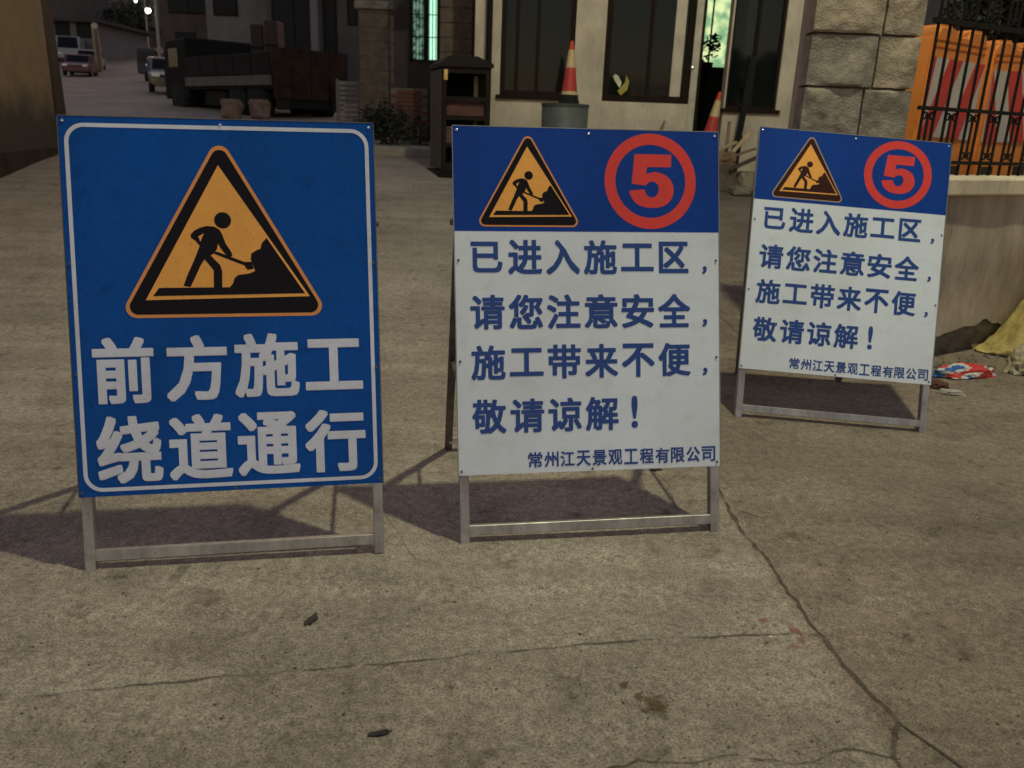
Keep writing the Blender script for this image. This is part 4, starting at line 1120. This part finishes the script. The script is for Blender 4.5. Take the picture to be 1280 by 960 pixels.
# hill behind
hv = []; hf = []; nxh, nyh = 60, 14
for j in range(nyh + 1):
    for i in range(nxh + 1):
        x = -160 + 260 * i / nxh; y = 108 + 90 * j / nyh
        z = hbase(y) - 1 + (26 * (j / nyh) ** .7) * (1 + .25 * noise.noise(Vector((x * .03, y * .03, 0)))) + 1.2 * noise.noise(Vector((x * .2, y * .2, 1)))
        hv.append((x, y, z))
for j in range(nyh):
    for i in range(nxh): hf.append((j * (nxh + 1) + i, j * (nxh + 1) + i + 1, (j + 1) * (nxh + 1) + i + 1, (j + 1) * (nxh + 1) + i))
hb = MB(); hb.add(hv, hf); struct(hb.obj('hill', mat('hill_scrub', (.09, .075, .055), .95, var=.4, scale=.15), smooth=True))
def tree(px, py, Y, h_, r_, seed, label):
    p = at(px, py, Y); z0 = hbase(Y); t = empty('tree', (p.x, Y, z0)); rnd = random.Random(seed)
    tb = MB().tube([(0, 0, -.3), (.1, 0, h_ * .3), (0, 0, h_ * .6)], [.22, .16, .08], 8)
    cs = []
    for k_ in range(9):
        a_ = rnd.random() * 6.28; rr = rnd.uniform(.2, .8) * r_
        c = (math.cos(a_) * rr, math.sin(a_) * rr, h_ * rnd.uniform(.45, .95)); cs.append((c, r_ * rnd.uniform(.3, .5)))
        tb.tube([(0, 0, h_ * .35), (c[0] * .6, c[1] * .6, (c[2] + h_ * .35) / 2), c], [.08, .05, .02], 5)
    tb.obj('trunk', M_bark, t)
    leaf_cloud(cs, 1500, .16, seed).obj('crown', M_leaf, t)
    return tag(t, label, 'tree')
tree(150, 50, 92, 4.5, 2.2, 31, 'small dark tree right of the leaning pale post up the street')
tree(172, 50, 98, 5.0, 2.2, 32, 'thin dark tree by the far street lamp')
tree(118, 40, 100, 7, 3.5, 33, 'dark tree behind the pale far house')
# pale leaning post and street lamps
pa, pb = gnd(125, 88), at(118, 32, 58)
t = MB().tube([Vector((0, 0, -.1)), Vector((pb.x - pa.x, pb.y - pa.y, pb.z - hz(pa.x, pa.y)))], [.25, .20], 10).obj('pale_post', mat('whitewashed_post', (.55, .48, .36), .8), smooth=True)
t.location = (pa.x, pa.y, hz(pa.x, pa.y)); tag(t, 'whitewashed post leaning beside the parked white car', 'post')
def far_lamp(px, Y, py_h, dx, label, colr, st, dim):
    p = at(px, 60, Y); z0 = hbase(Y); r = empty('street_lamp', (p.x, Y, z0)); H = at(px, py_h, Y).z - z0
    MB().tube([(0, 0, -.2), (0, 0, H + 1.0)], [.11, .08], 8).obj('pole', mat('concrete_pole', (.34, .30, .24), .8), r, smooth=True)
    MB().tube([(0, 0, H + .25), (dx, 0, H + .2)], .03, 6).obj('arm', M_dsteel, r)
    MB().box(dx - .22, dx + .22, -.12, .12, H + .12, H + .22).obj('lamp_shade', M_dsteel, r)
    MB().lathe([(.02, -.14), (.12, -.08), (.14, .02), (.12, .1)], 12, None, (dx, 0, H)).obj('bulb', emit(dim, colr, st), r, smooth=True)
    return tag(r, label, 'street lamp')
far_lamp(199, 50, 14, -.45, 'lit street lamp on a pale pole above the dark car', (1, .95, .8), 9, 'bulb_warm')
far_lamp(186, 90, 2, -.9, 'distant greenish street lamp at the top edge of the picture', (.6, 1, .55), 5, 'bulb_green')

# vehicles ------------------------------------------------------------------
def wheel(par, x, y, r_, w, rim):
    e = empty('wheel'); e.parent = par; e.location = (x, y, r_)
    MB().lathe([(r_ * .6, -w / 2), (r_ * .95, -w / 2), (r_, -w * .3), (r_, w * .3), (r_ * .95, w / 2), (r_ * .6, w / 2)], 20, Matrix.Rotation(math.pi / 2, 3, 'X')).obj('tyre', M_tyre, e, smooth=True)
    MB().lathe([(r_ * .58, -w / 2 - .01), (r_ * .2, -w / 2 - .02), (r_ * .2, w / 2 + .02), (r_ * .58, w / 2 + .01)], 16, Matrix.Rotation(math.pi / 2, 3, 'X')).obj('rim', rim, e)
def car(px, Y, yaw, paint, label, L=4.2, Wd=1.7, H=1.45, van=False):
    p = at(px, 90, Y); r = empty('parked_car' if not van else 'parked_van', (p.x, Y, hbase(Y)), yaw)
    if van: prof = [(-L / 2, .3), (L / 2, .3), (L / 2, .85), (L * .43, 1.05), (L * .33, H), (-L * .48, H), (-L / 2, H * .9)]
    else: prof = [(-L / 2, .3), (L / 2, .28), (L / 2, .62), (L * .44, .75), (L * .22, .88), (L * .10, H - .05), (L * .02, H), (-L * .22, H), (-L * .36, .95), (-L * .49, .88), (-L / 2, .6)]
    bo = MB().prism(prof, -Wd / 2, Wd / 2).obj('body', paint, r, bevel=.06, seg=2, smooth=True)
    gl = mat('car_glass', (.008, .009, .010), .25, spec=.2)
    for sg in (-1, 1):
        if van: q = [(L * .20, 1.0), (L * .34, 1.0), (L * .28, H - .15), (L * .20, H - .15)]
        else: q = [(-L * .30, .93), (L * .17, .93), (L * .08, H - .10), (-L * .20, H - .10)]
        MB().prism(q, sg * Wd / 2 - .01, sg * Wd / 2 + .012).obj('side_window', gl, r)
        wheel(r, L * .31, sg * (Wd / 2 - .08), .31, .2, M_alu); wheel(r, -L * .31, sg * (Wd / 2 - .08), .31, .2, M_alu)
        MB().box(L / 2 - .05, L / 2 + .03, sg * Wd * .36 - .16, sg * Wd * .36 + .16, .58, .72).obj('headlight', mat('headlight', (.8, .8, .75), .15), r, bevel=.02)
        MB().box(-L / 2 - .03, -L / 2 + .05, sg * Wd * .38 - .12, sg * Wd * .38 + .12, .6, .78).obj('tail_light', M_rred, r)
    x0, x1, z0, z1 = (L * .43, L * .33, 1.06, H - .06) if van else (L * .21, L * .105, .90, H - .10)
    b_ = MB().hexa([Vector(v) for v in ((x0 + .01, -Wd * .42, z0), (x0 + .03, -Wd * .42, z0), (x0 + .01, Wd * .42, z0), (x0 + .03, Wd * .42, z0), (x1 + .01, -Wd * .38, z1), (x1 + .03, -Wd * .38, z1), (x1 + .01, Wd * .38, z1), (x1 + .03, Wd * .38, z1))])
    b_.obj('windscreen', gl, r)
    return tag(r, label, 'car' if not van else 'van')
M_carred = mat('red_paint', (.10, .014, .018), .35, var=.1)
M_carblk = mat('black_paint', (.012, .012, .014), .16, var=.1, spec=.8)
M_carwht = mat('white_paint', (.30, .29, .30), .35, var=.08)
car(101, 60, -1.25, M_carred, 'dark red car parked at the left side of the far street')
car(114, 66, -1.25, M_carwht, 'small white car parked behind the dark red car', 3.6)
car(92, 72, -1.2, M_carwht, 'white van parked beyond the red car', 4.4, 1.8, 2.0, True)
car(212, 37.5, -1.15, M_carblk, 'shiny black car parked in front of the flatbed truck')
# covered three-wheeler in the road
p = at(188, 90, 54); tw = empty('cargo_tricycle', (p.x, 54, hbase(54)), .15)
MB().prism([(-.62, .45), (.62, .45), (.62, 1.75), (.5, 1.9), (-.5, 1.9), (-.62, 1.75)], -.5, 1.4).obj('cabin', mat('dark_canopy', (.03, .035, .045), .6), tw, bevel=.04)
MB().box(-.5, .5, -.53, -.505, 1.1, 1.7).obj('windscreen', mat('car_glass', (.008, .009, .010), .25, spec=.2), tw)
for x_, y_ in ((0, -.55), (-.55, 1.1), (.55, 1.1)):
    e = empty('wheel'); e.parent = tw; e.location = (x_, y_, .27)
    MB().lathe([(.16, -.05), (.27, -.04), (.27, .04), (.16, .05)], 16, Matrix.Rotation(math.pi / 2, 3, 'Y')).obj('tyre', M_tyre, e)
MB().lathe([(.07, 0), (.09, .03), (.0, .05)], 10, Matrix.Rotation(math.pi / 2, 3, 'X'), (0, -.53, .95)).obj('headlight', M_rivet, tw)
tag(tw, 'dark covered cargo tricycle standing in the far street', 'tricycle')

# flatbed truck: local x runs along its length toward the cab, y toward its far side
td = Vector((-.70, .714)).normalized(); ta = at(340, 100, 23.0)
tr = empty('flatbed_truck', (ta.x, 23.0, hbase(23)), math.atan2(td.y, td.x))
zr = lambda px, py, Y: at(px, py, Y).z - hbase(23)
B0, B1 = .78, zr(340, 58, 23); TL = 5.3; TWd = -2.3
M_rust = mat('rusty_tailboard', (.032, .018, .014), .8, spec=.15, var=.5, scale=3)
M_side = mat('dark_sideboard', (.016, .015, .014), .8, spec=.15, var=.4, scale=3)
M_rail = mat('pale_side_rail', (.085, .075, .062), .7, var=.3, scale=4)
MB().box(0, TL, TWd, 0, B0, B0 + .14).obj('bed', M_side, tr)
for i in range(4): MB().box(-.045, -.002, TWd + .01 + i * .572, TWd + .565 + i * .572, B0 - .25, B1).obj('tail_plank', M_rust, tr, bevel=.01)
for i in range(5):
    MB().box(.03 + i * TL / 5, (i + 1) * TL / 5 - .02, .002, .05, B0 + .36, B1 - .12).obj('side_board', M_side, tr, bevel=.01)
MB().box(0, TL, .0, .09, B0 + .08, B0 + .34).obj('side_rail', M_rail, tr, bevel=.01)
MB().box(0, TL, TWd - .05, TWd, B0, B1).obj('far_sideboard', M_side, tr)
MB().box(.1, TL + 1.6, TWd + .5, -.5, B0 - .45, B0).obj('chassis', M_iron, tr)
cbp = MB().prism([(TL + .1, .5), (TL + 1.9, .5), (TL + 1.9, 1.4), (TL + 1.6, 2.25), (TL + .1, 2.3)], TWd + .05, -.05).obj('cab', mat('dark_cab', (.009, .009, .009), .8, spec=.15), tr, bevel=.05)
MB().box(TL + .7, TL + 1.4, -.045, -.03, 1.45, 2.0).obj('cab_window', mat('car_glass', (.008, .009, .010), .25, spec=.2), cbp)
for x_ in (1.0, 2.15, TL + .9):
    for y_ in (-.2, TWd + .2): wheel(tr, x_, y_, .52, .34, M_tyre)
MB().box(3.0, 4.4, -.55, -.12, .30, B0 - .02).obj('fuel_tank', M_iron, tr, bevel=.04)
MB().box(.04, .12, TWd + .3, -.3, .30, B0 - .05).obj('rear_bumper', M_iron, tr)
MB().box(.0, .03, -.5, -.1, .25, B0 - .25).obj('mudflap', M_tyre, tr); MB().box(.0, .03, TWd + .1, TWd + .5, .25, B0 - .25).obj('mudflap', M_tyre, tr)
tag(tr, 'dark flatbed truck with a rusty tailboard parked along the street', 'truck')
def cargo(px0, px1, py0, py1, Y, material, label):
    x0, x1 = at(px0, py0, Y).x, at(px1, py0, Y).x; z1 = at(px0, py0, Y).z
    zb_ = hbase(23) + B0 + .145
    o_ = MB().box(0, x1 - x0, 0, .7, 0, z1 - zb_).obj('cargo_box', material, bevel=.02); o_.location = (x0, Y, zb_)
    MB().box(-.02, x1 - x0 + .02, -.012, -.001, (z1 - zb_) * .6, (z1 - zb_) * .6 + .06).obj('strap', M_iron, o_)
    return tag(o_, label, 'box')
cargo(312, 328, 30, 60, 25.3, mat('maroon_box', (.025, .008, .011), .7), 'dark maroon box standing at left on the truck bed')
cargo(329, 346, 25, 60, 24.75, mat('purple_box', (.032, .010, .014), .7), 'tall reddish box standing behind the tailboard of the truck')
for px, lb in ((290, 'pale stone block on the road before the left truck wheel'), (325, 'pale stone block on the road before the right truck wheel')):
    g = gnd(px, 149); me = rough_block(-.20, .20, -.2, .2, 0, .50, .08, px, cuts=5); me.materials.append(mat('pinkish_stone', (.20, .13, .105), .9))
    o_ = bpy.data.objects.new('stone_block', me); COL.objects.link(o_); o_.location = (g.x, g.y, hz(g.x, g.y)); tag(o_, lb, 'stone block', 'stone blocks by the truck')
# pale louvred panel beside the block pillar
l0, l1 = gnd(420, 152), gnd(449, 158)
lp = empty('louvred_panel', (at(420, 120, 21).x, 21, hbase(21)))
lw_ = at(450, 120, 21).x - at(420, 120, 21).x; lh = at(430, 99, 21).z - hbase(21)
MB().box(0, .06, 0, .06, 0, lh).obj('post', M_gwall2, lp); MB().box(lw_ - .06, lw_, 0, .06, 0, lh).obj('post', M_gwall2, lp)
ns = 9
for i in range(ns):
    z0 = .08 + i * (lh - .1) / ns
    MB().hexa([Vector(v) for v in ((.06, .0, z0), (lw_ - .06, .0, z0), (.06, .02, z0), (lw_ - .06, .02, z0), (.06, .05, z0 + lh / ns * .75), (lw_ - .06, .05, z0 + lh / ns * .75), (.06, .07, z0 + lh / ns * .75), (lw_ - .06, .07, z0 + lh / ns * .75))]).obj('slat', mat('pale_slat', (.24, .215, .18), .8), lp)
tag(lp, 'pale slatted panel standing between the truck and the block pillar', 'panel')
